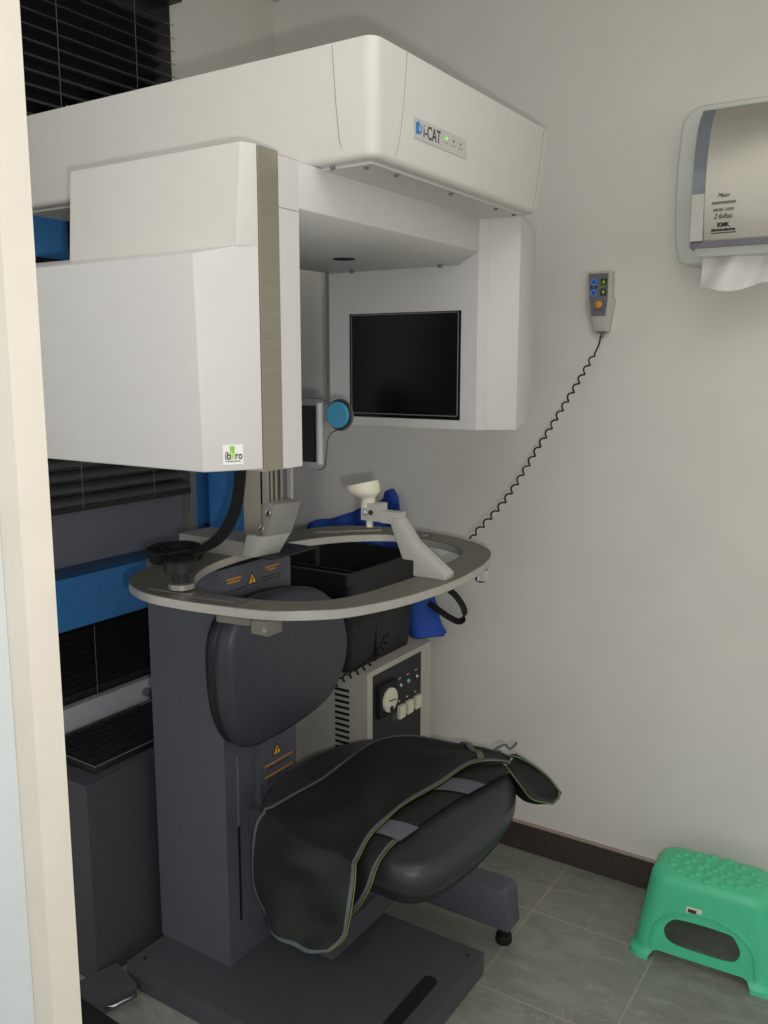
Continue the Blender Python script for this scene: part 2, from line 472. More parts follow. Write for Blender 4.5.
# overhead housing
G0, G1 = -1.60, -.743
bm = bmesh.new()
add_hexa(bm, [(G0,1.130,1.700),(G1,1.130,1.700),(G1,1.732,1.700),(G0,1.732,1.700),(G0,1.128,1.867),(G1,1.128,1.867),(G1,1.792,1.869),(G0,1.792,1.869)])
bmesh.ops.recalc_face_normals(bm, faces=bm.faces)
es = [e for e in bm.edges if abs(e.verts[0].co.z-e.verts[1].co.z) > .1]
bmesh.ops.bevel(bm, geom=es, offset=.020, segments=5, profile=.5, affect='EDGES')
es = [e for e in bm.edges if all(v.co.z < 1.75 for v in e.verts)]
es = [e for e in es if len(e.link_faces)==2 and e.calc_face_angle(0) > .8]
bmesh.ops.bevel(bm, geom=es, offset=.010, segments=4, profile=.5, affect='EDGES', clamp_overlap=True)
es = [e for e in bm.edges if all(v.co.z > 1.86 for v in e.verts) and len(e.link_faces)==2 and e.calc_face_angle(0) > .8]
bmesh.ops.bevel(bm, geom=es, offset=.003, segments=2, profile=.5, affect='EDGES', clamp_overlap=True)
hd = bm_obj('overhead_housing', bm, M['cream'], SC, 40)
# seams of the end cap
tube('panel_seam', [(-.817,1.1281,1.863),(-.812,1.1286,1.79),(-.806,1.1292,1.73),(-.800,1.1305,1.712)], .0006, M['seam'], hd, 5)
tube('panel_seam', spline([(G1+.0002,1.218,1.865),(G1+.0002,1.210,1.80),(G1+.0002,1.198,1.74),(G1+.0001,1.186,1.712)],6), .0006, M['seam'], hd, 5)
tube('panel_seam', spline([(G1+.0002,1.745,1.865),(G1+.0002,1.728,1.80),(G1+.0002,1.712,1.74),(G1+.0001,1.702,1.712)],6), .0006, M['seam'], hd, 5)
box('under_panel', -1.595, -.765, 1.155, 1.70, 1.6965, 1.7005, M['white'], hd, .001)
for x, y in ((-.83,1.145),(-.785,1.17),(-.775,1.24),(-.775,1.42),(-.775,1.60),(-.775,1.68)):
    lathe('screw', [(.0045,0),(.0045,.002),(.003,.004),(0,.004)], (x,y,1.6975), M['mgrey'], hd, axis=(0,0,-1), n=12)
# badge with name and lamps
X = G1
bd = box('badge', X-.001, X+.0012, 1.2380, 1.4120, 1.7475, 1.7785, mat('badge_plate', (196,194,187), .4, noise=.02), hd, .0004)
R_, U_ = (0,1,0), (0,0,1)
bm = bmesh.new()
add_mesh(bm, text_mesh('i', .024, (X+.0016,1.2425,1.7555), R_, U_, bold=.0009), 0)
bw = [(1.2508,1.7600),(1.2508,1.7700)] + circ(1.2540,1.7650,.0066,14,math.radians(80),math.radians(-90),True)
bowl = [(1.2485,1.7555)]+[(1.2485,1.7732)]+circ(1.2520,1.7643,.0088,16,math.radians(88),math.radians(-88),True)
add_prism(bm, circ(1.2522,1.7636,.0086,20), 'x', X+.0012, X+.0018, 0)
add_prism(bm, [(1.2522,1.7636+.0086),(1.2522-.004,1.7636+.0076),(1.2510,1.7762)], 'x', X+.0012, X+.0018, 0)
add_prism(bm, [(1.2535,1.7675),(1.2548,1.7715),(1.2561,1.7675),(1.2570,1.764),(1.2565,1.7605),(1.2540,1.7595),(1.2518,1.7610),(1.2520,1.765)], 'x', X+.0018, X+.0021, 1)
bm_obj('logo', bm, [M['logoblue'], M['lgrey']], bd)
text('lettering', 'i-CAT', .0285, (X+.0014,1.2655,1.7535), R_, U_, M['ink'], bd, sx=.78)
for y, mm, r in ((1.3410,'led',.0021),(1.3650,'mgrey',.0021),(1.3895,'mgrey',.0018)):
    lathe('lamp', [(r,0),(r,.001),(r*.6,.0018),(0,.0018)], (X+.0010,y,1.7668), M[mm], bd, axis=(1,0,0), n=12)
bm = bmesh.new()
for y in (1.3410,1.3650,1.3895):
    for k in range(4): add_box(bm, X+.0011, X+.0015, y-.007+k*.0036, y-.0045+k*.0036, 1.7588, 1.7606)
bm_obj('lamp_caption', bm, M['seam'], bd)
lathe('tilt_ball', [(.003,0),(.0036,.002),(.002,.0045),(0,.005)], (-1.42,1.134,1.864), M['sticker'], hd, n=10)

# rotating gantry: cross bar, detector housing near the camera, screen housing at the far side
XA, XL = -.855, -1.235
bm = bmesh.new()
add_prism(bm, [(XL,1.607),(XL,1.699),(XA,1.699),(XA,1.632),(-.902,1.607)], 'y', 1.0926, 1.6902)
bmesh.ops.recalc_face_normals(bm, faces=bm.faces); bevel(bm, .0015, 2)
gb = bm_obj('gantry_bar', bm, M['white'], SC, 35)
lathe('laser_port', [(0,.0012),(.021,.0012),(.023,0)], (-1.042,1.473,1.607), M['blackm'], gb, axis=(0,0,-1), n=24)
for x, y in ((-1.15,1.655),(-.93,1.66)):
    lathe('screw', [(.006,0),(.006,.002),(.004,.006),(0,.006)], (x,y,1.607), M['mgrey'], gb, axis=(0,0,-1), n=12)
lathe('bearing_neck', [(.11,0),(.11,.006)], (-1.05,1.45,1.6985), M['mgrey'], gb, n=32)
bm = bmesh.new(); add_box(bm, XL, XA, 1.0436, 1.0925, 1.2445, 1.699); bevel(bm, .0015, 2)
ic = bm_obj('inner_cover', bm, M['white'], SC, 35)
box('seam', XA-.0002, XA+.0003, 1.0440, 1.0925, 1.6265, 1.6277, M['seam'], ic)
bm = bmesh.new(); add_box(bm, XL, XA+.0015, 1.000, 1.0435, 1.2445, 1.704); bevel(bm, .001, 1)
bm_obj('steel_band', bm, M['steel'], SC, 35)
# detector housing (two tier)
def quadloop(z, pts): return [(x, y, z) for x, y in pts]
bm = bmesh.new()
zl0, zl1 = 1.248, 1.552
low = [(-1.40,.922),(-.9005,.922),(-.855,.9995),(-1.40,.9995)]
a = quadloop(zl0, low)
b = [(-1.40,.917,zl1),(-.9035,.917,zl1),(-.855,.9995,1.5735),(-1.40,.9995,1.5735)]
add_hexa(bm, a+b)
bmesh.ops.recalc_face_normals(bm, faces=bm.faces); bevel(bm, .0022, 3)
dh = bm_obj('detector_housing', bm, M['white'], SC, 35)
bm = bmesh.new()
a = [(-1.2315,.970,1.562),(-.8705,.970,1.5655),(-.855,.9998,1.5655),(-1.2315,.9998,1.5655)]
b = [(-1.2265,.977,1.706),(-.8655,.977,1.706),(-.855,.9998,1.706),(-1.2265,.9998,1.706)]
add_hexa(bm, a+b); bmesh.ops.recalc_face_normals(bm, faces=bm.faces); bevel(bm, .002, 3)
bm_obj('upper_cover', bm, M['cream'], dh, 35)
# ibbro sticker on the angled side face
p0 = V((-.9005,.922,zl0)); p1 = V((-.855,.9995,zl0)); rd = (p1-p0).normalized(); nn = V((rd.y,-rd.x,0))
L_ = (p1-p0).length
def on_side(u, z, d=.0006): return p0+rd*u+nn*d+V((0,0,z-zl0))
so = on_side(.0285, 1.2575, .0004)
stk = plate('sticker', [rrect(0,.0305,0,.029,.0012)], so, rd, (0,0,1), .0004, M['sticker'], dh)
bm = bmesh.new(); 
add_mesh(bm, plate(None, [[(.0105,.0075),(.0175,.0075),(.0175,.0270),(.0105,.0270)]], so+nn*.0004, rd, (0,0,1), .0003, None), 0)
bm_obj('logo_block', bm, M['green'], stk)
lo = stk
def stxt(s, size, u, v, m, nm='lettering', sx=1., d=.0009, bold=.0):
    text(nm, s, size, so+rd*u+V((0,0,v))+nn*d, rd, (0,0,1), m, stk, sx=sx, bold=bold)
stxt('ib', .0165, .0028, .0078, M['maroon'], sx=.76, bold=.0002)
stxt('b', .0165, .0114, .0082, M['lgreen'], sx=.72, bold=.0004, d=.0011)
stxt('ro', .0165, .0180, .0078, M['maroon'], sx=.72, bold=.0002)
bm = bmesh.new()
for k in range(7):
    add_mesh(bm, plate(None, [[(.004+.0032*k,.0042),(.0067+.0032*k,.0042),(.0067+.0032*k,.0056),(.004+.0032*k,.0056)]], so+nn*.0005, rd, (0,0,1), .0002, None), 0)
bm_obj('small_print', bm, M['inkg'], stk)
# screen housing
bm = bmesh.new()
f0 = [(-1.238,1.264),(-.8555,1.264),(-.8555,1.7045),(-1.238,1.7045)]
add_hexa(bm, [(-1.238,1.690,1.264),(-.8555,1.690,1.264),(-.84,1.706,1.264),(-1.30,1.76,1.264),
              (-1.238,1.690,1.7045),(-.8555,1.690,1.7045),(-.84,1.706,1.7045),(-1.30,1.76,1.7045)])
bmesh.ops.recalc_face_normals(bm, faces=bm.faces); bevel(bm, .0012, 2)
sh = bm_obj('screen_housing', bm, M['white'], SC, 35)
bm = bmesh.new()
A = [(-.84,1.706),(-.788,1.746),(-.812,1.88),(-1.28,1.88),(-1.30,1.761)]
zb = [1.264,1.264,1.280,1.280,1.264]; zt = [1.7045,1.7045,1.694,1.694,1.7045]
lo_ = [bm.verts.new((x,y,z)) for (x,y),z in zip(A,zb)]; hi_ = [bm.verts.new((x,y,z)) for (x,y),z in zip(A,zt)]
bm.faces.new(lo_[::-1]); bm.faces.new(hi_)
for i in range(5): bm.faces.new([lo_[i], lo_[(i+1)%5], hi_[(i+1)%5], hi_[i]])
bmesh.ops.recalc_face_normals(bm, faces=bm.faces); bevel(bm, .002, 2)
bm_obj('rear_cover', bm, M['white'], sh, 35)
box('screen_recess', -1.180, -.894, 1.6885, 1.6905, 1.284, 1.5145, M['screen'], sh)
sc = box('screen_panel', -1.172, -.900, 1.687, 1.689, 1.293, 1.511, M['screen'], sh)
bm = bmesh.new()
for x0, x1, z0, z1 in ((-1.1745,-.8985,1.5105,1.5125),(-1.1745,-.8985,1.2915,1.2935),(-1.1745,-1.1725,1.2915,1.5125),(-.9005,-.8985,1.2915,1.5125)):
    add_box(bm, x0, x1, 1.6865, 1.689, z0, z1)
bm_obj('screen_frame', bm, M['mgrey'], sc)

# positioning ring
YC = 1.445
half = [(-.770,0),(-.774,.07),(-.789,.17),(-.822,.262),(-.862,.312),(-.925,.355),(-1.01,.387),(-1.11,.400),(-1.20,.394),(-1.285,.348),(-1.33,.265),(-1.352,.14)]
outer = half + [(-1.355,0)] + [(x,-y) for x, y in half[:0:-1]]
outer = [(x, y*.97 if y < 0 and x < -1.0 else y) for x, y in outer]
outer = [(p.x,p.y+YC) for p in spline([(x,y,0) for x, y in outer], 6, True)]
ih = [(-.846,0),(-.850,.08),(-.862,.19),(-.892,.256),(-.95,.298),(-1.03,.320),(-1.11,.320),(-1.185,.268),(-1.232,.20),(-1.262,.11)]
inner = ih + [(-1.272,0)] + [(x,-y) for x, y in ih[:0:-1]]
inner = [(p.x,p.y+YC) for p in spline([(x,y,0) for x, y in inner], 6, True)]
def slot(p, q, w):
    p, q = V((p[0],p[1])), V((q[0],q[1])); d = (q-p).normalized(); a = math.atan2(d.y, d.x)
    return circ(p.x,p.y,w,9,a+math.pi/2,a+3*math.pi/2,True)+circ(q.x,q.y,w,9,a-math.pi/2,a+math.pi/2,True)
holes = [slot((-1.275,YC+.245),(-1.165,YC+.352),.014), circ(-1.035,YC+.352,.016,16)]
rg = plate('positioning_ring', [outer, inner]+holes, (0,0,.982), (1,0,0), (0,1,0), .018, M['aluplate'], SC, .0012, 1)
# bright machined edges
bm = bmesh.new()
def ribbon(bm, loop, z0, z1, off, s):
    n = len(loop); A = []; B = []
    for i in range(n):
        p = V(loop[i]); t = (V(loop[(i+1)%n])-V(loop[i-1])).normalized(); nr = V((t.y,-t.x))*s
        q = p+nr*off; A.append(bm.verts.new((q.x,q.y,z0))); B.append(bm.verts.new((q.x,q.y,z1)))
    for i in range(n): bm.faces.new([A[i],A[(i+1)%n],B[(i+1)%n],B[i]])
ribbon(bm, outer, .9835, .9985, .0004, 1); ribbon(bm, inner, .9835, .9985, .0004, -1)
bm_obj('machined_edge', bm, mat('machined_aluminium', (182,180,172), .33, .45, noise=.04), rg, 60, recalc=False)
box('ring_seam', -.9805, -.9795, YC-.382, YC-.315, .9998, 1.0006, M['alu'], rg)
bm = bmesh.new(); add_prism(bm, slot((-1.11,YC-.362),(-1.015,YC-.349),.005), 'z', .9995, 1.0006); bm_obj('guide_slot', bm, M['mgrey'], rg)
bm = bmesh.new(); add_prism(bm, slot((-1.20,YC-.352),(-1.12,YC-.345),.011), 'z', .9995, 1.0008); bm_obj('guide_slot', bm, M['alu'], rg)
# clamps under the ring
bm = bmesh.new(); add_box(bm, -.952,-.916, YC-.372,YC-.335,.961,.982); bevel(bm,.004,2); bm_obj('clamp_block', bm, M['aluplate'], rg, 35)
bm = bmesh.new(); add_prism(bm, slot((-1.025,YC-.360),(-.975,YC-.352),.013),'z',.969,.982); bm_obj('clamp_lever', bm, M['aluplate'], rg, 35)
lathe('clamp_screw', [(.004,0),(.004,.003),(0,.003)], (-.922,YC-.372,.971), M['chrome'], rg, axis=(.3,-1,0), n=12)
lathe('under_knob', [(.014,0),(.014,-.022),(.010,-.026),(0,-.026)], (-.80,YC+.175,.982), M['chrome'], rg, n=20)
# left locking knob
kn = lathe('locking_knob', [(.019,0),(.019,.012),(.016,.014),(.016,.034),(.030,.037),(.030,.054),(.026,.058),(0,.058)], (-1.145,YC-.338,1.0), M['black'], rg, n=28)
lathe('washer', [(.024,.0005),(.024,.010),(.021,.0115),(.0165,.0115)], (-1.145,YC-.338,1.004), M['alu'], kn, n=28)
lathe('knob_foot', [(.022,0),(.022,-.012),(0,-.012)], (-1.145,YC-.338,.982), M['black'], kn, n=24)

# chin support arm
ca = prism('chin_arm', [(-.852,1.0),(-.780,1.0),(-.778,1.012),(-.851,1.065),(-.884,1.108),(-.896,1.109),(-.904,1.095),(-.876,1.030),(-.852,1.030)], 'y', 1.428, 1.458, M['aluplate'], SC, .002)
ca.data.materials[0] = mat('chin_arm_grey', (176,175,168), .45, noise=.03)
hb = bmesh.new(); add_box(hb, -.974,-.930,1.430,1.458,1.098,1.133); add_box(hb, -.930,-.886,1.433,1.456,1.096,1.119); bevel(hb,.0015,1)
cb = bm_obj('chin_block', hb, ca.data.materials[0], ca, 35)
lathe('bolt', [(.005,0),(.005,.003),(0,.004)], (-.950,1.430,1.115), M['maroon'], cb, axis=(0,-1,0), n=12)
lathe('bolt', [(.005,0),(.005,.003),(0,.004)], (-.963,1.430,1.113), M['chrome'], cb, axis=(0,-1,0), n=12)
lathe('spindle', [(.007,0),(.007,.016),(0,.016)], (-.962,1.443,1.083), M['ivory'], cb, n=16)
bm = bmesh.new()
add_lathe(bm, [(.0145,-.010),(.0145,.006),(.0175,.0105),(.0245,.0135),(.0300,.0185),(.0330,.026),(.0330,.034),(.0310,.0365),(.0285,.033),(.020,.024),(0,.021)], (0,0,0), n=32)
for v in bm.verts:
    t_ = max(0, min(1, (v.co.z-.006)/.026))
    x_ = v.co.x
    v.co.x -= .014*t_
    v.co.z += x_*.24*t_
bmesh.ops.translate(bm, verts=bm.verts, vec=(-.966,1.443,1.133))
bm_obj('chin_cup', bm, M['ivory'], ca, 60)

# head support: slide block on the ring, upright, clear side plate
hs = box('head_slide', -1.425, -1.235, 1.376, 1.474, 1.0, 1.032, M['aluplate'], SC, .002)
hs.data.materials[0] = mat('slide_grey', (150,149,143), .45, noise=.03)
box('slide_shoe', -1.40, -1.165, 1.386, 1.535, 1.0003, 1.0038, M['black'], hs, .001)
bm = bmesh.new()
add_hexa(bm, [(-1.238,1.372,1.004),(-1.205,1.372,1.004),(-1.192,1.440,1.004),(-1.238,1.440,1.004),
              (-1.225,1.372,1.05),(-1.178,1.372,1.05),(-1.163,1.444,1.05),(-1.225,1.444,1.05)])
bmesh.ops.recalc_face_normals(bm, faces=bm.faces); bevel(bm,.002,2)
bm_obj('upright_foot', bm, M['lgrey'], hs, 35)
bm = bmesh.new()
add_hexa(bm, [(-1.215,1.385,1.046),(-1.178,1.385,1.046),(-1.165,1.448,1.046),(-1.215,1.448,1.046),
              (-1.20,1.385,1.125),(-1.158,1.385,1.118),(-1.143,1.456,1.118),(-1.20,1.456,1.125)])
bmesh.ops.recalc_face_normals(bm, faces=bm.faces); bevel(bm,.003,2)
kb_ = bm_obj('tilt_joint', bm, hs.data.materials[0], hs, 35)
for y, z in ((1.384,1.10),(1.384,1.065)):
    lathe('joint_bolt', [(.007,0),(.007,.004),(.0035,.005),(0,.004)], (-1.172 if z>1.08 else -1.19,y,z), M['chrome'], kb_, axis=(.2,-1,0), n=14)
bm = bmesh.new()
add_box(bm, -1.237,-1.190,1.380,1.470,1.05,1.35,0); bevel(bm,.001,1)
up = bm_obj('upright', bm, M['steel'], hs, 35)
bm = bmesh.new()
for y0, y1, mi in ((1.381,1.391,0),(1.396,1.403,0),(1.410,1.418,0),(1.428,1.435,0),(1.462,1.470,1)):
    add_box(bm, -1.190, -1.176, y0, y1, 1.118, 1.30, mi)
bm_obj('guide_rods', bm, [M['alu'], M['lgrey']], up)
box('rod_backing', -1.190, -1.186, 1.381, 1.470, 1.118, 1.30, M['mgrey'], up)
# side support plate of clear plastic, facing the camera side
Yp = 1.40
ol = [(-1.175,1.197),(-1.064,1.197)]+circ(-1.058,1.210,.013,6,-math.pi/2,0,True)+[(-1.040,1.255)]
ol += [(-1.032,1.270),(-1.018,1.276)]
ol += circ(-1.009,1.306,.030,18,math.radians(-110),math.radians(150),True)
ol += [(-1.045,1.333),(-1.06,1.336),(-1.175,1.336)]
ol = [(x+.010, z) for x, z in ol]
cp = plate('head_side_plate', [ol], (0,Yp,0), (1,0,0), (0,0,1), .006, M['plastic_clear'], SC, .0008, 1)
def rim(loop, r): 
    bm = bmesh.new(); add_tube(bm, [(x,Yp-.003,z) for x,z in loop], r, 6); return bm
bm_obj('plate_rim', rim(ol[1:], .0013), M['rimd'], cp, 60)
box('temple_pad', -1.108, -1.056, Yp-.016, Yp-.0065, 1.212, 1.322, M['blackm'], cp, .002)
bm = bmesh.new(); add_tube(bm, [(-1.046,Yp-.006,1.208),(-1.046,Yp-.006,1.328)], .0075, 10); bm_obj('pad_channel', bm, M['edge'], cp, 60)
lathe('blue_disc', [(.0255,0),(.0255,.006),(.024,.0075),(0,.0075)], (-1.000,Yp-.006,1.306), M['disc'], cp, axis=(0,-1,0), n=36)
lathe('disc_rim', [(.0285,0),(.0285,.005),(.0275,.006),(0,.004)], (-1.000,Yp-.002,1.306), M['black'], cp, axis=(0,-1,0), n=36)
box('plate_arm', -1.20, -1.13, Yp-.002, 1.44, 1.245, 1.275, M['alu'], cp, .002)
# black head strap
def band(name, pts, w, m, parent, wdir, th=.0018):
    pts = spline(pts, 7); bm = bmesh.new(); rows = []
    for i, p in enumerate(pts):
        d = V(wdir(i/(len(pts)-1))) if callable(wdir) else V(wdir)
        t = (pts[min(i+1,len(pts)-1)]-pts[max(i-1,0)]).normalized()
        d = (d-t*d.dot(t)).normalized(); n = t.cross(d)*th
        rows.append([bm.verts.new(q) for q in (p-d*w+n, p+d*w+n, p+d*w-n, p-d*w-n)])
    for A, B in zip(rows, rows[1:]):
        for k in range(4): bm.faces.new([A[k],A[(k+1)%4],B[(k+1)%4],B[k]])
    bm.faces.new(rows[0][::-1]); bm.faces.new(rows[-1])
    return bm_obj(name, bm, m, parent, 40)
st = band('head_strap', [(-1.165,1.30,1.27),(-1.172,1.30,1.19),(-1.185,1.298,1.12),(-1.215,1.29,1.066),(-1.252,1.274,1.036),(-1.290,1.252,1.020),(-1.330,1.226,1.014),(-1.378,1.244,1.013),(-1.402,1.300,1.013),(-1.372,1.345,1.013),(-1.325,1.338,1.013),(-1.300,1.300,1.013),(-1.310,1.262,1.013),(-1.352,1.258,1.013),(-1.375,1.295,1.013),(-1.345,1.320,1.013),(-1.322,1.290,1.013)], .0145, M['blackm'], SC, lambda u: V((1,-.1,.15)) if u < .28 else (V((.6,-.3,.7)) if u < .38 else V((.08,-.3,.9))), .0024)

# ------------------------------------------------------------------ patient chair
CH = thing('patient_chair', 'dark padded patient chair in front of the grey column, covered by the green trimmed apron', 'chair', (-.95,1.5,0))
def pad(name, loop, axis, c0, c1, r, m, parent, n=8):
    """cushion: loop 2D scaled in rings with rounded edge; axis extrusion from c0 to c1"""
    cx = sum(p[0] for p in loop)/len(loop); cy = sum(p[1] for p in loop)/len(loop)
    bm = bmesh.new(); rings = []
    prof = []
    h = c1-c0
    for k in range(n+1):
        a = -math.pi/2+math.pi*k/n
        prof.append((r*(math.cos(a)-1), c0+h/2+h/2*math.sin(a)))
    def mk(p, t): return (t,p[0],p[1]) if axis=='x' else (p[0],p[1],t)
    def ring(off, t):
        R = []
        for p in loop:
            d = V((p[0]-cx,p[1]-cy)); L = d.length; q = d*(max(L+off,.001)/L); R.append(bm.verts.new(mk((cx+q.x,cy+q.y), t)))
        return R
    dome = .010 if h > 0 else -.010
    cap0 = bm.verts.new(mk((cx,cy), prof[0][1]))
    for off, t in prof: rings.append(ring(off, t))
    for s_ in (.66,.33):
        R = []
        for p in loop:
            d = V((p[0]-cx,p[1]-cy)); L = d.length; q = d*((L-r)/L*s_); R.append(bm.verts.new(mk((cx+q.x,cy+q.y), prof[-1][1]+dome*(1-s_**2))))
        rings.append(R)
    cap1 = bm.verts.new(mk((cx,cy), prof[-1][1]+dome))
    N = len(loop)
    for A, B in zip(rings, rings[1:]):
        for k in range(N): bm.faces.new([A[k],A[(k+1)%N],B[(k+1)%N],B[k]])
    for k in range(N):
        bm.faces.new([cap0, rings[0][(k+1)%N], rings[0][k]]); bm.faces.new([cap1, rings[-1][k], rings[-1][(k+1)%N]])
    return bm_obj(name, bm, m, parent, 60)
so_ = [(-.700,1.50),(-.703,1.40),(-.722,1.305),(-.765,1.262),(-.83,1.258),(-.95,1.262),(-1.07,1.275),(-1.165,1.335),(-1.205,1.45),(-1.200,1.60),(-1.125,1.735),(-.96,1.80),(-.86,1.80),(-.78,1.755),(-.725,1.655),(-.705,1.58)]
sl = [(p.x,p.y) for p in spline([(x,y,0) for x, y in so_], 4, True)]
seat = pad('seat', sl, 'z', .430, .502, .030, M['seatv'], CH)
sb = [(x*.93-.93*.07, y*.93+1.53*.07) for x, y in sl]
pad('seat_shell', sb, 'z', .412, .45, .012, M['black'], CH)
bo = [(1.262,.77),(1.268,.85),(1.300,.898),(1.36,.918),(1.46,.918),(1.58,.895),(1.66,.83),(1.688,.75),(1.668,.676),(1.61,.622),(1.51,.600),(1.40,.594),(1.318,.606),(1.275,.675)]
bl = [(p.x,p.y) for p in spline([(x,y,0) for x, y in bo], 4, True)]
pad('backrest', bl, 'x', -1.238, -1.180, .022, M['vinyl'], CH)
bl2 = [((y-1.445)*.985+1.441, (z-.765)*.985+.766) for y, z in bl]
pad('backrest_shell', bl2, 'x', -1.248, -1.222, .006, M['black'], CH)
box('backrest_bracket', -1.266, -1.24, 1.40, 1.50, .70, .82, M['greyd'], CH, .003)
box('seat_bracket', -1.266, -.98, 1.40, 1.54, .352, .413, M['greyd'], CH, .004)
prism('support_beam', [(-1.19,.045),(-.797,.045),(-.807,.140),(-.815,.150),(-1.19,.150)], 'y', 1.798, 1.865, M['grey'], CH, .005)
bm = bmesh.new(); add_box(bm, -1.12, -1.05, 1.44, 1.50, .15, .36); add_box(bm, -1.20, -1.06, 1.44, 1.80, .09, .15); bevel(bm,.004,2)
bm_obj('beam_link', bm, M['greyd'], CH, 35)
lathe('foot_pad', [(.019,.0),(.021,.006),(.019,.022),(.009,.026),(.009,.046)], (-.822,1.825,0), M['rubber'], CH, n=20)

# ------------------------------------------------------------------ lead apron draped over the seat
AP = thing('lead_apron', 'dark green lead apron with grey and lime edging draped over the chair seat', 'apron', (-.95,1.45,.5))
BK = [(-.790,1.765,.512),(-.84,1.765,.518),(-.93,1.752,.520),(-1.035,1.732,.522),(-1.088,1.665,.522),(-1.090,1.54,.522),(-1.083,1.433,.522),(-1.090,1.35,.521),(-1.103,1.285,.513),(-1.119,1.262,.488),(-1.126,1.256,.430),(-1.110,1.240,.362),(-1.062,1.214,.338)]
FR = [(-.770,1.722,.520),(-.792,1.700,.530),(-.833,1.648,.533),(-.843,1.529,.533),(-.860,1.416,.533),(-.857,1.338,.533),(-.853,1.282,.530),(-.845,1.240,.521),(-.838,1.212,.508),(-.826,1.186,.475),(-.824,1.168,.427),(-.828,1.158,.398),(-.858,1.150,.366)]
nb = 10
B_ = spline(BK, nb); F_ = spline(FR, nb)
NA, NB_ = len(B_), 24
def wr(u, v):
    return (.0042*math.sin(9*v+5.2*u)*math.sin(3.1*v) + .0035*math.sin(23*u-4*v) + .002*math.sin(37*u+11*v))
bm = bmesh.new(); grid = []
for i in range(NA):
    row = []; u = i/(NA-1)
    for j in range(NB_):
        v = j/(NB_-1); p = B_[i].lerp(F_[i], v)
        w_ = math.sin(math.pi*v)
        hang = max(0, min(1, (u-.62)/.12))
        hump = (.006)*(1-hang)*w_
        d = wr(u, v)*min(1, w_*2.5)
        if hang < 1: p = p+V((0,0,hump+d*(1-hang)))
        p = p+V((0,-1,0))*((d*1.8+.020*w_)*hang)
        if hang < .6 and p.x > -1.17: p.z = max(p.z, .5155)
        p = p+V((0,0,-.018*math.sin(math.pi*v)*max(0,(u-.85)/.15)))
        row.append(bm.verts.new(p))
    grid.append(row)
for i in range(NA-1):
    for j in range(NB_-1): bm.faces.new([grid[i][j],grid[i+1][j],grid[i+1][j+1],grid[i][j+1]])
for it in range(5):
    bmesh.ops.smooth_vert(bm, verts=[grid[i][j] for i in range(2,NA-2) for j in range(2,NB_-2)], factor=.5, use_axis_x=True, use_axis_y=True, use_axis_z=True)
bmesh.ops.recalc_face_normals(bm, faces=bm.faces)
if sum(f.normal.z for f in bm.faces) < 0: bmesh.ops.reverse_faces(bm, faces=bm.faces)
main = bm_obj('apron_body', bm, M['apron'], AP, 180, recalc=False)
so2 = main.modifiers.new('thickness', 'SOLIDIFY'); so2.thickness = .005; so2.offset = -1
def strip(name, pts, w, m, parent, side, lift=.0012, th=.001):
    """flat tape following pts, offset inward"""
    bm = bmesh.new(); rows = []
    for i, (p, q) in enumerate(zip(pts, side)):
        d = (q-p).normalized(); t = (pts[min(i+1,len(pts)-1)]-pts[max(i-1,0)]).normalized(); n = t.cross(d).normalized()
        if n.z < 0 and abs(n.z) > abs(n.y): n = -n
        if abs(n.y) >= abs(n.z) and n.y > 0: n = -n
        a = p+d*w[0]+n*lift; b = p+d*w[1]+n*lift
        rows.append([bm.verts.new(x) for x in (a, b, b-n*(lift+.004), a-n*(lift+.004))])
    for A, B in zip(rows, rows[1:]):
        for k in range(4): bm.faces.new([A[k],A[(k+1)%4],B[(k+1)%4],B[k]])
    bm.faces.new(rows[0][::-1]); bm.faces.new(rows[-1])
    return bm_obj(name, bm, m, parent, 50)
off = V(AP.location)
G3 = [[v for v in row] for row in []]
mv = [v.co+off for v in main.data.vertices]
def gp(i, j): return mv[i*NB_+j]
fr_edge = [gp(i, NB_-1) for i in range(NA)]; fr_in = [gp(i, NB_-3) for i in range(NA)]
bk_edge = [gp(i, 0) for i in range(NA)]; bk_in = [gp(i, 2) for i in range(NA)]
bt_edge = [gp(NA-1, j) for j in range(NB_)]; bt_in = [gp(NA-6, j) for j in range(NB_)]
for nm_, e, q in (('edge_tape', fr_edge, fr_in),('edge_tape', bk_edge, bk_in),('edge_tape', bt_edge, bt_in)):
    strip(nm_, e, (.002,.0095), M['trim'], AP, q)
def piping(e, q, parent):
    pts = []
    for i, (p, r) in enumerate(zip(e, q)):
        d = (r-p).normalized(); pts.append(p-d*.0012+V((0,-.0006,.0008)))
    bm = bmesh.new(); add_tube(bm, pts, .0009, 5)
    return bm_obj('lime_piping', bm, M['lime'], parent, 60)
piping(fr_edge, fr_in, AP)
# crossing strap at the right of the apron
k0 = int(NA*.115)
stp = [gp(i, NB_-4-int((i-k0)*1.5)) if NB_-4-int((i-k0)*1.5) > 0 else None for i in range(k0, k0+14)]
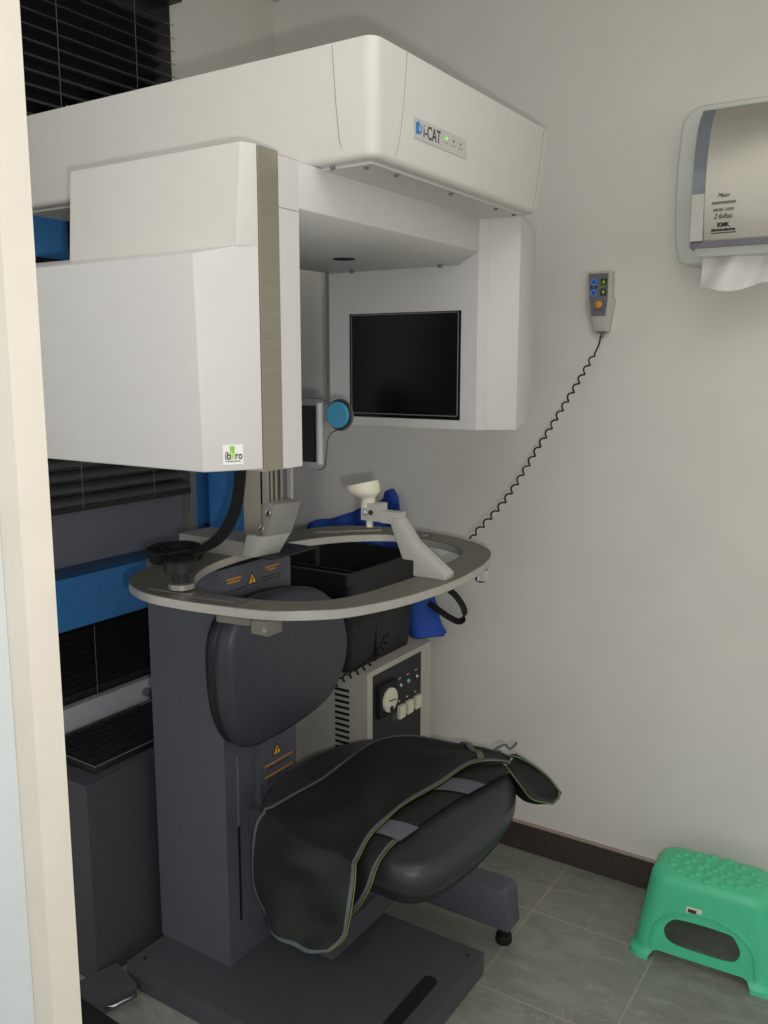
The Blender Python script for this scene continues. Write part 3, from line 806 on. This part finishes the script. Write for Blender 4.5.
# lower front flap with two hook tapes
UN = [(-.764,1.705,.512),(-.768,1.645,.5165),(-.788,1.562,.518),(-.804,1.422,.518),(-.810,1.358,.517),(-.816,1.300,.514),(-.812,1.250,.508),(-.810,1.228,.492),(-.812,1.215,.470),(-.825,1.205,.440),(-.845,1.20,.41)]
FI = [(-.790,1.715,.518),(-.835,1.645,.522),(-.850,1.529,.522),(-.866,1.416,.522),(-.868,1.338,.522),(-.868,1.290,.520),(-.860,1.260,.512),(-.856,1.236,.495),(-.850,1.222,.470),(-.850,1.21,.440),(-.855,1.203,.41)]
A1 = spline(UN, 6); A2 = spline(FI, 6)
bm = bmesh.new(); rows = []
for p, q in zip(A1, A2):
    rows.append([bm.verts.new(p.lerp(q, k/5)+V((0,0,.003*math.sin(math.pi*k/5)))) for k in range(6)])
for A, B in zip(rows, rows[1:]):
    for k in range(5): bm.faces.new([A[k],A[k+1],B[k+1],B[k]])
bmesh.ops.recalc_face_normals(bm, faces=bm.faces)
fl = bm_obj('front_flap', bm, M['apron'], AP, 180)
strip('edge_tape', A1[26:], (.002,.009), M['trim'], fl, A2[26:])
piping(A1[26:], A2[26:], fl)
def tab(c0, c1):
    bm = bmesh.new(); rows = []
    n = 6
    for k in range(n+1):
        i = c0+(c1-c0)*k/n; i0 = int(i); f_ = i-i0
        p = A1[i0].lerp(A1[min(i0+1,len(A1)-1)], f_); q = A2[i0].lerp(A2[min(i0+1,len(A2)-1)], f_)
        rows.append([bm.verts.new(p.lerp(q, s)+V((.001*(1-s),-.0005,.0030+.003*math.sin(math.pi*s)))) for s in (-.10,.25,.5,.75,.95)])
    for A, B in zip(rows, rows[1:]):
        for k in range(4): bm.faces.new([A[k],A[k+1],B[k+1],B[k]])
    o = bm_obj('hook_tape', bm, M['tab'], fl, 60)
tab(9.5, 13.0); tab(22.5, 28.5)
# curled corner hanging past the seat at the right
TT = spline([(-.800,1.760,.517),(-.760,1.745,.528),(-.716,1.735,.522),(-.678,1.725,.508),(-.650,1.715,.490)], 6)
TB = spline([(-.775,1.712,.516),(-.755,1.700,.508),(-.726,1.688,.490),(-.697,1.680,.473),(-.655,1.690,.470)], 6)
bm = bmesh.new(); rows = []
for i, (p, q) in enumerate(zip(TT, TB)):
    u = i/(len(TT)-1); r = []
    for k in range(9):
        s = k/8
        c = p.lerp(q, s)+V((.010,.035,.004))*math.sin(math.pi*s)*(1-.5*u)
        r.append(bm.verts.new(c))
    rows.append(r)
for A, B in zip(rows, rows[1:]):
    for k in range(8): bm.faces.new([A[k],A[k+1],B[k+1],B[k]])
bmesh.ops.recalc_face_normals(bm, faces=bm.faces)
cf = bm_obj('corner_flap', bm, M['apron'], AP, 180)
so3 = cf.modifiers.new('thickness', 'SOLIDIFY'); so3.thickness = .004
edge = TT+[TT[-1].lerp(TB[-1], .5)+V((.006,0,0))]+TB[::-1]
bm = bmesh.new(); add_tube(bm, edge, .0026, 6); bm_obj('edge_tape', bm, M['trim'], cf, 60)
bm = bmesh.new(); add_tube(bm, [p+V((.001,-.002,.0016)) for p in edge], .0009, 5); bm_obj('lime_piping', bm, M['lime'], cf, 60)
# cloth falling below the curled corner
bm = bmesh.new(); rows = []
for i, (p, q) in enumerate(zip(TB[:-3], spline([(-.770,1.735,.45),(-.735,1.715,.445),(-.70,1.70,.452),(-.672,1.695,.462)], 7))):
    rows.append([bm.verts.new(p.lerp(q, s)+V((0,.012*math.sin(math.pi*s),0))) for s in (0,.25,.5,.75,1)])
for A, B in zip(rows, rows[1:]):
    for k in range(4): bm.faces.new([A[k],A[k+1],B[k+1],B[k]])
bm_obj('corner_drop', bm, M['apron'], cf, 180)
# short strap across
ci = int(NA*.135)
cs = [gp(ci+int((NB_-1-j)*.10), j)+V((0,0,.0035)) for j in range(1, NB_-1, 3)]
cst = band('cross_strap', cs, .007, M['trim'], AP, (1,.3,0))
for sft in (-.004,.003):
    band('lime_line', [p+V((sft,0,.0022)) for p in cs], .0010, M['lime'], AP, (1,.3,0), th=.0006)
band('loose_tag', [(-.83,1.765,.522),(-.815,1.785,.530),(-.80,1.785,.524),(-.79,1.80,.536)], .003, M['tab'], AP, (0,.5,1))

# ------------------------------------------------------------------ power case, crate, bag
PC = thing('power_case', 'light grey power supply case with black front panel beside the far wall', 'case', (-1.37,1.96,0))
bm = bmesh.new(); add_box(bm, -1.56, -1.213, 1.807, 2.138, .012, .618); bevel(bm, .004, 2)
bm_obj('case_body', bm, M['lightgrey_case'], PC, 35)
for x in (-1.53,-1.245):
    for y in (1.84,2.09): lathe('case_foot', [(.012,0),(.012,.014)], (x,y,0), M['rubber'], PC, n=12)
fp = box('front_panel', -1.214, -1.2115, 1.832, 2.078, .09, .603, M['black'], PC, .001)
gx = -1.2115
box('gauge_block', gx, gx+.010, 1.850, 1.935, .480, .570, M['blackm'], fp, .003)
lathe('gauge', [(.033,0),(.033,.006),(.029,.007),(0,.007)], (gx+.010,1.895,.522), M['ivory'], fp, axis=(1,0,0), n=28)
bm = bmesh.new(); add_tube(bm, [(gx+.0176,1.885,.523),(gx+.0176,1.915,.519)], .0015, 5); add_lathe(bm, [(.008,0),(.008,.003),(0,.003)], (gx+.0165,1.895,.498), axis=(1,0,0), n=12)
bm_obj('needle', bm, M['ink'], fp)
for y in (1.966,2.008,2.052):
    lathe('indicator', [(.006,0),(.006,.003),(.003,.006),(0,.006)], (gx,y,.538), M['chrome'] if y != 2.008 else mat('teal_lamp',(120,190,170),.3), fp, axis=(1,0,0), n=12)
    r_ = box('rocker_switch', gx, gx+.010, y-.014, y+.014, .446, .482, M['ivory'], fp, .003)
    bm = bmesh.new(); add_box(bm, gx-.0004, gx+.0006, y-.010, y-.001, .492, .496); add_box(bm, gx-.0004, gx+.0006, y-.008, y+.004, .556, .559); bm_obj('caption', bm, M['lgrey'], fp)
bm = bmesh.new(); add_lathe(bm, [(.012,0),(.012,.0008),(.009,.0008)], (gx,1.938,.456), axis=(1,0,0), n=16); bm_obj('round_mark', bm, M['inkg'], fp)
bm = bmesh.new()
for k in range(22): 
    add_box(bm, -1.316, -1.270, 1.8062, 1.8075, .215+k*.0162, .2225+k*.0162)
bm_obj('vent_slits', bm, M['blackm'], PC)

CR = thing('storage_crate', 'black open plastic crate standing on the light grey power case', 'crate', (-1.40,1.95,.62))
x0, x1, y0, y1, z0, z1 = -1.60, -1.235, 1.762, 2.105, .6185, .885
bm = bmesh.new()
def ringrect(d, z, r=.02): return [bm.verts.new((x,y,z)) for x, y in rrect(x0+d,x1-d,y0+d,y1-d,r)]
seq = [ringrect(.018,z0), ringrect(0,z1-.03), ringrect(-.008,z1-.028), ringrect(-.008,z1), ringrect(.006,z1), ringrect(.022,z0+.006)]
N = len(seq[0])
bm.faces.new(seq[0][::-1]); bm.faces.new(seq[-1])
for A, B in zip(seq, seq[1:]):
    for k in range(N): bm.faces.new([A[k],A[(k+1)%N],B[(k+1)%N],B[k]])
bm_obj('crate_body', bm, M['black'], CR, 35)
bm = bmesh.new(); add_box(bm, -1.59, -1.245, 1.90, 1.906, .63, .855); bm_obj('divider', bm, M['black'], CR)
bm = bmesh.new(); add_box(bm, -1.226, -1.2235, 1.79, 2.10, .745, .752); bm_obj('front_rib', bm, M['black'], CR)

BG = thing('blue_bag', 'blue cloth bag with a black strap loop, propped behind the black crate against the wall', 'bag', (-1.40,2.19,.62))
out = [(-1.70,.62),(-1.70,.885),(-1.62,.925),(-1.51,.965),(-1.43,1.005),(-1.408,1.030),(-1.380,1.040),(-1.366,1.02),(-1.360,.965),(-1.350,.90),(-1.325,.84),(-1.285,.78),(-1.25,.72),(-1.225,.655),(-1.204,.624)]
ob = [(p.x,p.z) for p in spline([(x,0,z) for x, z in out], 4)]
bm = bmesh.new(); rows = []
zz0 = .62
top = [p for p in ob]
cols = 40
def top_at(x):
    best = zz0
    for (xa,za),(xb_,zb_) in zip(ob, ob[1:]):
        if min(xa,xb_) <= x <= max(xa,xb_) and abs(xb_-xa) > 1e-6:
            best = max(best, za+(zb_-za)*(x-xa)/(xb_-xa))
    return best
for i in range(cols+1):
    x = -1.70+(.496)*i/cols; zt_ = top_at(x); r = []
    for k in range(15):
        s = k/14; z = zz0+(zt_-zz0)*s
        y = 2.196-(.052*(1-s)**2 if x < -1.25 else .052*(1-s)**2*max(0,(-1.205-x)/.045))+.012*math.sin(x*55+z*18)+.009*math.sin(z*38+x*21)+.012*s
        r.append(bm.verts.new((x,y,z)))
    rows.append(r)
for A, B in zip(rows, rows[1:]):
    for k in range(14):
        try: bm.faces.new([A[k],B[k],B[k+1],A[k+1]])
        except ValueError: pass
bmesh.ops.remove_doubles(bm, verts=bm.verts, dist=1e-5)
bo_ = bm_obj('bag_body', bm, M['bluec'], BG, 180)
s_ = bo_.modifiers.new('thickness', 'SOLIDIFY'); s_.thickness = .012; s_.offset = 0
band('strap_loop', [(-1.25,2.185,.715),(-1.215,2.180,.700),(-1.175,2.180,.682),(-1.145,2.180,.676),(-1.128,2.180,.692),(-1.134,2.180,.722),(-1.160,2.180,.752),(-1.185,2.183,.765)], .009, M['blackm'], BG, (0,.35,1))
band('strap_tail', [(-1.185,2.183,.765),(-1.22,2.19,.770),(-1.29,2.195,.765)], .008, M['blackm'], BG, (0,.35,1))

# coiled cables
def coil(pts, turns, r, wr_, n=10, fade=.04):
    path = spline(pts, 40); N = turns*n*2
    cum = [0]
    for a, b in zip(path, path[1:]): cum.append(cum[-1]+(b-a).length)
    out = []; j = 0
    for i in range(N+1):
        d = cum[-1]*i/N
        while j < len(cum)-2 and cum[j+1] < d: j += 1
        f_ = (d-cum[j])/max(1e-9, cum[j+1]-cum[j]); p = path[j].lerp(path[j+1], f_)
        t = (path[j+1]-path[j]).normalized(); u = t.cross(V((0,0,1)))
        u = u.normalized() if u.length > .05 else V((1,0,0)); w = t.cross(u)
        a = 2*math.pi*turns*i/N; s = min(1, (i/N)/fade, (1-i/N)/fade)
        out.append(p+(u*math.cos(a)+w*math.sin(a))*r*s)
    return out
bm = bmesh.new(); add_tube(bm, coil([(-1.21,1.905,.700),(-1.195,1.84,.675),(-1.190,1.76,.655),(-1.205,1.655,.640),(-1.216,1.585,.612),(-1.216,1.50,.592)], 17, .0072, 0, 9), .0024, 6)
tag(bm_obj('coiled_cable', bm, M['rubber'], None, 60), 'black coiled cable sagging behind the backrest, in front of the black crate', 'cable')

# ------------------------------------------------------------------ keyboard console
CO = thing('console_cabinet', 'low dark grey cabinet carrying the keyboard, left of the scanner column', 'cabinet', (-1.68,1.32,0))
bm = bmesh.new(); add_box(bm, -1.805, -1.537, 1.180, 1.72, .0, .474); bevel(bm, .003, 2); bm_obj('cabinet_body', bm, M['greyd'], CO, 35)
bm = bmesh.new(); add_box(bm, -1.806, -1.534, 1.177, 1.722, .474, .486); bevel(bm, .002, 2); bm_obj('cabinet_top', bm, M['greyd'], CO, 35)
KB = thing('keyboard', 'black computer keyboard on the low dark grey cabinet', 'keyboard', (-1.66,1.42,.486))
hexa('keyboard_case', [(-1.764,1.226,.486),(-1.566,1.226,.486),(-1.566,1.680,.486),(-1.764,1.680,.486),(-1.760,1.230,.510),(-1.570,1.230,.502),(-1.570,1.676,.502),(-1.760,1.676,.510)], M['black'], KB, .003)
nk = 0
for r in range(6):
    xk = -1.744+r*.0258
    for c in range(15):
        yk = 1.240+c*.0285
        if r == 5 and 4 <= c <= 8:
            if c > 4: continue
            y2 = yk+.0285*5-.004
        else: y2 = yk+.0245
        zt_ = .5105-.0078*(xk+1.76)/.19
        if nk < 90:
            hexa('key', [(xk,yk,zt_-.004),(xk+.022,yk,zt_-.005),(xk+.022,y2,zt_-.005),(xk,y2,zt_-.004),(xk+.003,yk+.003,zt_+.004),(xk+.019,yk+.003,zt_+.0035),(xk+.019,y2-.003,zt_+.0035),(xk+.003,y2-.003,zt_+.004)], M['blackm'], KB)
            nk += 1
bm = bmesh.new(); add_tube(bm, [(-1.568,1.229,.5022),(-1.568,1.677,.5022)], .0016, 6); add_tube(bm, [(-1.762,1.228,.510),(-1.568,1.229,.5022)], .0016, 6)
bm_obj('silver_edge', bm, M['mgrey'], KB, 60)
box('indicator_bar', -1.752, -1.744, 1.53, 1.60, .510, .5125, M['mgrey'], KB, .001)

# floor boxes in the dark lower left
FP = thing('foot_control', 'small dark grey floor box with a metal carry handle, left of the scanner base', 'foot control', (-1.50,1.15,0))
rot = Matrix.Rotation(math.radians(-14), 4, 'Z')
def rbox(name, a, m, parent, bv):
    bm = bmesh.new(); add_box(bm, *a); bevel(bm, bv, 2)
    bmesh.ops.transform(bm, matrix=Matrix.Translation((-1.428,1.200,0)) @ rot, verts=bm.verts)
    return bm_obj(name, bm, m, parent, 35)
rbox('box_body', (-.095,-.002,-.16,0,0,.036), M['greyd'], FP, .003)
bm = bmesh.new()
add_tube(bm, spline([(-.001,-.075,.018),(.014,-.068,.022),(.016,-.045,.024),(.014,-.018,.022),(-.001,-.010,.018)],6), .0045, 8)
bmesh.ops.transform(bm, matrix=Matrix.Translation((-1.428,1.200,0)) @ rot, verts=bm.verts)
bm_obj('carry_handle', bm, M['chrome'], FP, 60)
bm = bmesh.new()
add_prism(bm, [(-1.56,1.10),(-1.472,1.094),(-1.335,1.086),(-1.30,1.00),(-1.56,1.00)], 'z', .0, .045); bevel(bm, .003, 2)
tag(bm_obj('floor_slab', bm, M['blackm'], None, 35), 'flat black box on the floor at the foot of the door frame, lower left', 'box')

# ------------------------------------------------------------------ wall items
RM = thing('hand_control', 'grey hand control with coloured buttons hanging on the wall by its coiled cord', 'hand control', (-.782,YW,1.486))
yb = YW-.023
body = [(-.818,1.634),(-.752,1.634),(-.752,1.566),(-.760,1.486),(-.795,1.486),(-.816,1.566)]
prism('control_body', body, 'y', yb, YW-.004, M['lgrey'], RM, .003)
hol = [(-.822,1.566),(-.747,1.566),(-.7505,1.540),(-.758,1.484),(-.797,1.484),(-.817,1.540)]
prism('wall_holder', hol, 'y', yb+.004, YW, M['lgrey'], RM, .002)
kp = prism('keypad', [(-.813,1.629),(-.762,1.629),(-.762,1.562),(-.766,1.524),(-.803,1.524),(-.809,1.562)], 'y', yb-.0012, yb, M['mgrey'], RM, 0, smooth=None)
ky = yb-.0012
for z, sgn in ((1.6085,1),(1.5815,-1)):
    b1 = lathe('blue_button', [(.0078,0),(.0078,.0012),(0,.0012)], (-.7985,ky,z), M['btnblue'], kp, axis=(0,-1,0), n=20)
    prism('arrow', [(-.8025,z-.003*sgn),(-.7945,z-.003*sgn),(-.7985,z+.0045*sgn)], 'y', ky-.0018, ky-.0012, mat('arrow_blue',(20,70,150),.5), b1, smooth=None)
    b2 = prism('green_button', rrect(-.7805,-.7655,z-.0075,z+.0075,.002), 'y', ky-.0012, ky, M['ink'], kp, smooth=None)
    prism('arrow', [(-.778,z-.0045*sgn),(-.768,z-.0045*sgn),(-.773,z+.0055*sgn)], 'y', ky-.0018, ky-.0012, M['btngreen'], b2, smooth=None)
    for cx in (-.7985,):
        bm = bmesh.new(); add_lathe(bm, [(.0078,.0),(.0088,.0008),(.0088,0)], (cx,ky,z), axis=(0,-1,0), n=20); bm_obj('button_ring', bm, M['lgrey'], b1)
bm = bmesh.new(); add_box(bm, -.807,-.790,ky-.0008,ky,1.592,1.598,0); add_box(bm, -.802,-.795,ky-.0012,ky,1.5935,1.5965,1); add_box(bm, -.7815,-.7645,ky-.0008,ky,1.592,1.598,0); add_box(bm, -.7815,-.7645,ky-.0012,ky,1.5942,1.5958,2)
bm_obj('symbols', bm, [M['ink'], M['btnblue'], M['btngreen']], kp)
lathe('orange_button', [(.0085,0),(.0085,.0014),(.007,.002),(0,.002)], (-.784,ky,1.553), M['btnorange'], kp, axis=(0,-1,0), n=20)
bm = bmesh.new(); add_box(bm, -.795,-.773,ky-.0005,ky,1.5385,1.5405); bm_obj('caption', bm, M['maroon'], kp)
bm = bmesh.new(); add_box(bm, -.788,-.766,yb+.002,yb+.018,1.482,1.4865); add_tube(bm, [(-.776,yb+.01,1.484),(-.7765,yb+.01,1.470)], [.0055,.0045], 8)
bm_obj('cable_gland', bm, M['mgrey'], RM, 40)
cpts = [(-.777,YW-.020,1.472),(-.783,YW-.03,1.445),(-.79,YW-.05,1.425)]
co = spline([(-.777,YW-.020,1.474),(-.780,YW-.021,1.455),(-.786,YW-.028,1.435)],6)
cc = coil([(-.786,YW-.028,1.435),(-.815,YW-.105,1.335),(-.852,YW-.22,1.205),(-.885,YW-.335,1.085),(-.922,1.800,1.004)], 21, .0050, 0, 9, .03)
bm = bmesh.new(); add_tube(bm, co+cc[1:], .0022, 6); bm_obj('coiled_cord', bm, M['rubber'], RM, 60)

# paper towel dispenser
PD = thing('towel_dispenser', 'silver paper towel dispenser mounted on the wall', 'dispenser', (-.44,YW,1.63))
def xz_outline(): 
    return circ(-.565,1.945,.045,8,math.radians(90),math.radians(180),True)+[(-.6155,1.86),(-.6155,1.78),(-.608,1.68),(-.596,1.64),(-.565,1.636),(-.24,1.636)]+circ(-.285,1.945,.045,8,0,math.radians(90),True)
xo = [(-.608,1.90)]
ol2 = circ(-.538,1.930,.048,8,math.radians(90),math.radians(172),True)+[(-.5905,1.86),(-.592,1.78),(-.588,1.69),(-.578,1.640),(-.56,1.632),(-.25,1.634),(-.232,1.64),(-.222,1.69),(-.218,1.78),(-.219,1.86)]+circ(-.279,1.926,.052,8,math.radians(5),math.radians(90),True)
prism('back_plate', ol2, 'y', 2.165, YW, M['dispgrey'], PD, .006, 3)
prof = [(YW-.02,1.648),(2.052,1.650),(2.042,1.664),(2.030,1.72),(2.028,1.79),(2.034,1.85),(2.052,1.905),(2.085,1.945),(2.165,1.962),(YW-.02,1.962)]
pf = [(p.x,p.y) for p in spline([(y,z,0) for y,z in prof[2:8]], 6)]
pf = [prof[0],prof[1]]+pf+prof[8:]
prism('cover', pf, 'x', -.4915, -.320, M['dispsilver'], PD, 0, smooth=30)
for xa, xb_ in ((-.519,-.4915),(-.320,-.2925)):
    prism('side_window', [(y+.0015,z) for y,z in pf], 'x', xa, xb_, M['dispwin'] , PD, 0, smooth=30)
box('window_lower', -.5185, -.4925, 2.0275, 2.06, 1.665, 1.762, M['lgrey'], PD, .001)
bm = bmesh.new(); add_box(bm, -.5195, -.292, 2.036, 2.10, 1.6515, 1.664); bevel(bm,.003,2); bm_obj('bottom_bar', bm, M['mgrey'], PD, 35)
bm = bmesh.new(); add_hexa(bm, [(-.505,2.06,1.636),(-.30,2.06,1.636),(-.30,2.2,1.636),(-.505,2.2,1.636),(-.513,2.046,1.652),(-.295,2.046,1.652),(-.295,2.2,1.652),(-.513,2.2,1.652)]); bmesh.ops.recalc_face_normals(bm, faces=bm.faces); bm_obj('outlet_lip', bm, M['dispgrey'], PD)
lb_o = V((-.452,2.0268,1.70)); RR, UU = (1,0,0), (0,-.04,1)
def yface(z):
    pts = [(q[1],q[0]) for q in pf[2:-2]]
    for (za,ya),(zb2,yb2) in zip(pts, pts[1:]):
        if za <= z <= zb2: return ya+(yb2-ya)*(z-za)/(zb2-za)
    return 2.03
for s, z, sz, sh, m_ in (('Maior',1.7515,.0125,.35,'inkg'),('suavemente',1.7375,.0125,.35,'inkg'),('secas com',1.7235,.0125,.35,'inkg'),('2 folhas',1.7085,.0145,.35,'ink')):
    text('lettering', s, sz, (-.453, yface(z+.004)-.0012, z), RR, (0,-.1,1), M[m_], PD, align='CENTER', shear=sh, thick=.0006, sx=.82)
zz = 1.6915
bm = bmesh.new()
yl = yface(zz)-.0016
add_mesh(bm, text_mesh('KMK', .0115, (-.452, yl, zz+.001), RR, (0,-.15,1), align='CENTER', bold=.0006, thick=.0006), 0)
add_mesh(bm, text_mesh('MELHORAMENTOS', .0062, (-.452, yface(1.684)-.0016, 1.6838), RR, (0,-.15,1), align='CENTER', bold=.0004, thick=.0006, sx=.92), 0)
add_box(bm, -.4775, -.4265, yface(1.68)-.0012, yface(1.68)+.001, 1.6790, 1.6812, 1)
bm_obj('maker_mark', bm, [M['ink'], M['inkg']], PD)
# paper hanging out
bm = bmesh.new(); rows = []
for i in range(25):
    x = -.512+.215*i/24; r = []
    for k in range(9):
        s = k/8; y = 2.10+.012*math.sin(x*62+s*2.2)+.010*math.sin(x*31)*s - .004*s
        z = 1.640-.070*s*(1+.12*math.sin(x*40+.6)) + (-.004*(max(0,(-.500-x))/.012))
        r.append(bm.verts.new((x+.006*(1-s)*(1 if i == 0 else 0),y,z)))
    rows.append(r)
for A, B in zip(rows, rows[1:]):
    for k in range(8): bm.faces.new([A[k],B[k],B[k+1],A[k+1]])
tag(bm_obj('paper_towel', bm, M['paper'], None, 180), 'white paper towel hanging from the underside of the silver dispenser', 'paper towel')

# ------------------------------------------------------------------ green step stool
ST = thing('step_stool', 'green plastic step stool with dotted top on the tiled floor by the wall', 'stool', (-.378,2.075,0))
cx, cy = -.389, 2.064
Hs = .212
def lvl(t):
    """half sizes of the tapering shell at height fraction t"""
    return (.163-.029*t**1.1, .104-.026*t)
def ring_pts(t, ins, fl):
    a, b = lvl(t); a += fl-ins; b += fl-ins
    return [(cx+x, cy+y, Hs*t) for x, y in rrect(-a,a,-b,b,max(.012,.046-.012*(1-t)-ins*.5), 6)]
levels = [0,.03,.06,.08,.10,.2,.35,.5,.65,.78,.86,.90,.93,.955,.975,.99,1.0]
def ins_(t): return .020*(1-math.sqrt(max(0,1-((t-.88)/.12)**2))) if t > .88 else 0
def flr(t): return .008 if t <= .06 else (.008*max(0,(.10-t)/.04) if t < .10 else 0)
bm = bmesh.new(); R = []
for t in levels: R.append([bm.verts.new(p) for p in ring_pts(t, ins_(t), flr(t))])
inn = []
for t in levels[::-1]:
    tt = min(t, .975); inn.append([bm.verts.new(p) for p in ring_pts(tt, ins_(t)+.004, flr(t))])
n = len(R[0])
for A, B in zip(R, R[1:]):
    for k in range(n): bm.faces.new([A[k],A[(k+1)%n],B[(k+1)%n],B[k]])
bm.faces.new(R[-1])
uniq = [inn[0]]+inn[3:]
bm.faces.new(uniq[0][::-1])
for A, B in zip(uniq, uniq[1:]):
    for k in range(n): bm.faces.new([A[k],A[(k+1)%n],B[(k+1)%n],B[k]])
for k in range(n): bm.faces.new([uniq[-1][k],uniq[-1][(k+1)%n],R[0][(k+1)%n],R[0][k]])
for v_ in inn[1]+inn[2]: bm.verts.remove(v_)
bmesh.ops.recalc_face_normals(bm, faces=bm.faces)
me = bpy.data.meshes.new('stool_raw'); bm.to_mesh(me); bm.free()
raw = bpy.data.objects.new('stool_raw', me); COL.objects.link(raw)
def smooth_poly(pts, n=5): return [(p.x,p.y) for p in spline([(x,y,0) for x, y in pts], n, True)]
cut = bmesh.new()
wp = smooth_poly([(cx-.089,.084),(cx-.083,.062),(cx-.060,.052),(cx,.050),(cx+.054,.052),(cx+.075,.062),(cx+.080,.084),(cx+.066,.108),(cx+.052,.115),(cx,.117),(cx-.052,.115),(cx-.074,.108)])
add_prism(cut, wp, 'y', cy-.2, cy+.2)
add_prism(cut, [(cx-.122,-.02),(cx+.110,-.02),(cx+.108,.010),(cx+.100,.022),(cx+.090,.027),(cx-.100,.027),(cx-.112,.022),(cx-.120,.010)], 'y', cy-.2, cy+.2)
bmesh.ops.recalc_face_normals(cut, faces=cut.faces)
cut2 = bmesh.new()
wp2 = smooth_poly([(cy-.044,.085),(cy-.038,.062),(cy,.056),(cy+.038,.062),(cy+.044,.085),(cy+.030,.110),(cy,.115),(cy-.030,.110)])
add_prism(cut2, wp2, 'x', cx-.3, cx+.3)
add_prism(cut2, [(cy-.060,-.02),(cy+.060,-.02),(cy+.058,.010),(cy+.050,.024),(cy-.050,.024),(cy-.058,.010)], 'x', cx-.3, cx+.3)
bmesh.ops.recalc_face_normals(cut2, faces=cut2.faces)
tmp_ = []
for q, nm_ in ((cut,'c1'),(cut2,'c2')):
    m_ = bpy.data.meshes.new(nm_); q.to_mesh(m_); q.free(); o_ = bpy.data.objects.new(nm_, m_); COL.objects.link(o_); tmp_.append(o_)
    md = raw.modifiers.new(nm_, 'BOOLEAN'); md.operation = 'DIFFERENCE'; md.object = o_; md.solver = 'EXACT'
dg = bpy.context.evaluated_depsgraph_get(); dg.update()
me = bpy.data.meshes.new_from_object(raw.evaluated_get(dg)); me.name = 'stool_body'
for o_ in tmp_+[raw]: bpy.data.objects.remove(o_)
sbod = link('stool_body', me, M['stool'], ST, 40)
# raised arch ribs and feet lips on the front face
for s in (-1, 1):
    pts = []
    for k in range(13):
        a = math.pi*k/12
        z = .030+.110*math.sin(a)**.6; t = z/Hs; yb_ = lvl(t)[1]
        pts.append((cx+.118*math.cos(a)*(1-.10*math.sin(a)), cy+s*(yb_+.001), z))
    tube('arch_rib', spline(pts,3), .0035, M['stool'], ST, 6)
# bumps on top
bm = bmesh.new()
pos = []
for rr, nn_ in ((0,1),(.30,6),(.58,11),(.88,17)):
    for k in range(nn_):
        a = 2*math.pi*k/nn_+.2
        pos.append((rr*.112*math.cos(a), rr*.066*math.sin(a)))
for x, y in pos:
    add_lathe(bm, [(.0105,0),(.0096,.0018),(.0068,.0031),(0,.0038)], (cx+x,cy+y,Hs-.0006), n=12)
bm_obj('grip_dots', bm, M['stool'], ST, 60)
zq = .150; yq = cy-lvl(zq/Hs)[1]
bm = bmesh.new()
add_hexa(bm, [(cx-.043,yq-.0035,.137),(cx-.008,yq-.0035,.137),(cx-.008,yq+.004,.137),(cx-.043,yq+.004,.137),(cx-.043,yq-.0005,.152),(cx-.008,yq-.0005,.152),(cx-.008,yq+.006,.152),(cx-.043,yq+.006,.152)], 0)
add_hexa(bm, [(cx-.039,yq-.0042,.141),(cx-.020,yq-.0042,.141),(cx-.020,yq-.002,.141),(cx-.039,yq-.002,.141),(cx-.039,yq-.0022,.148),(cx-.020,yq-.0022,.148),(cx-.020,yq,.148),(cx-.039,yq,.148)], 1)
bm_obj('paper_label', bm, [M['ivory'], M['maroon']], ST)
ST.rotation_euler = (0,0,math.radians(2.5))

# ------------------------------------------------------------------ light
def light(name, kind, loc, energy, size=.05, color=(1,1,1), rot=None):
    l = bpy.data.lights.new(name, kind); l.energy = energy; l.color = color
    if kind == 'AREA': l.size = size
    else: l.shadow_soft_size = size
    o = bpy.data.objects.new(name, l); COL.objects.link(o); o.location = loc
    if rot: o.rotation_euler = rot
    return o
f_, pitch, roll, head, hcam = 885., math.radians(9.4), math.radians(.06), math.radians(57.25), 1.40
fwd = V((-math.cos(head), math.sin(head), 0)); right = V((math.sin(head), math.cos(head), 0)); up0 = V((0,0,1))
Fd = fwd*math.cos(pitch)-up0*math.sin(pitch); Up = up0*math.cos(pitch)+fwd*math.sin(pitch)
Rt = right*math.cos(roll)+Up*math.sin(roll); Ut = Up*math.cos(roll)-right*math.sin(roll)
FL = V((0,0,hcam))+Rt*.035-Ut*.048+Fd*.02
light('camera_flash', 'POINT', FL, 25, .012, (1,.99,.96))
rl_ = light('room_lamp', 'AREA', (-.05,.75,2.42), 6.5, 1.0, (1,.99,.97))
cl_ = light('corridor_fill', 'AREA', (-1.10,-.60,2.30), 2.4, .7, (1,.985,.96))  # unseen fill light, added to brighten the scanner faces towards the doorway
cl_.rotation_euler = (V((-1.05,1.3,1.35))-V(cl_.location)).to_track_quat('-Z','Y').to_euler()
wd = bpy.data.worlds.new('World'); S.world = wd; wd.use_nodes = True
bg = wd.node_tree.nodes['Background']; bg.inputs[0].default_value = (1,.99,.97,1); bg.inputs[1].default_value = .72

# ------------------------------------------------------------------ camera
cam = bpy.data.cameras.new('Camera'); co_ = bpy.data.objects.new('Camera', cam); COL.objects.link(co_)
cam.sensor_fit = 'VERTICAL'; cam.sensor_height = 36; cam.lens = f_/1024*36
cam.clip_start = .02
co_.matrix_world = Matrix(((Rt.x,Ut.x,-Fd.x,0),(Rt.y,Ut.y,-Fd.y,0),(Rt.z,Ut.z,-Fd.z,hcam),(0,0,0,1)))
S.camera = co_
S.view_settings.view_transform = 'Standard'
S.view_settings.look = 'None'
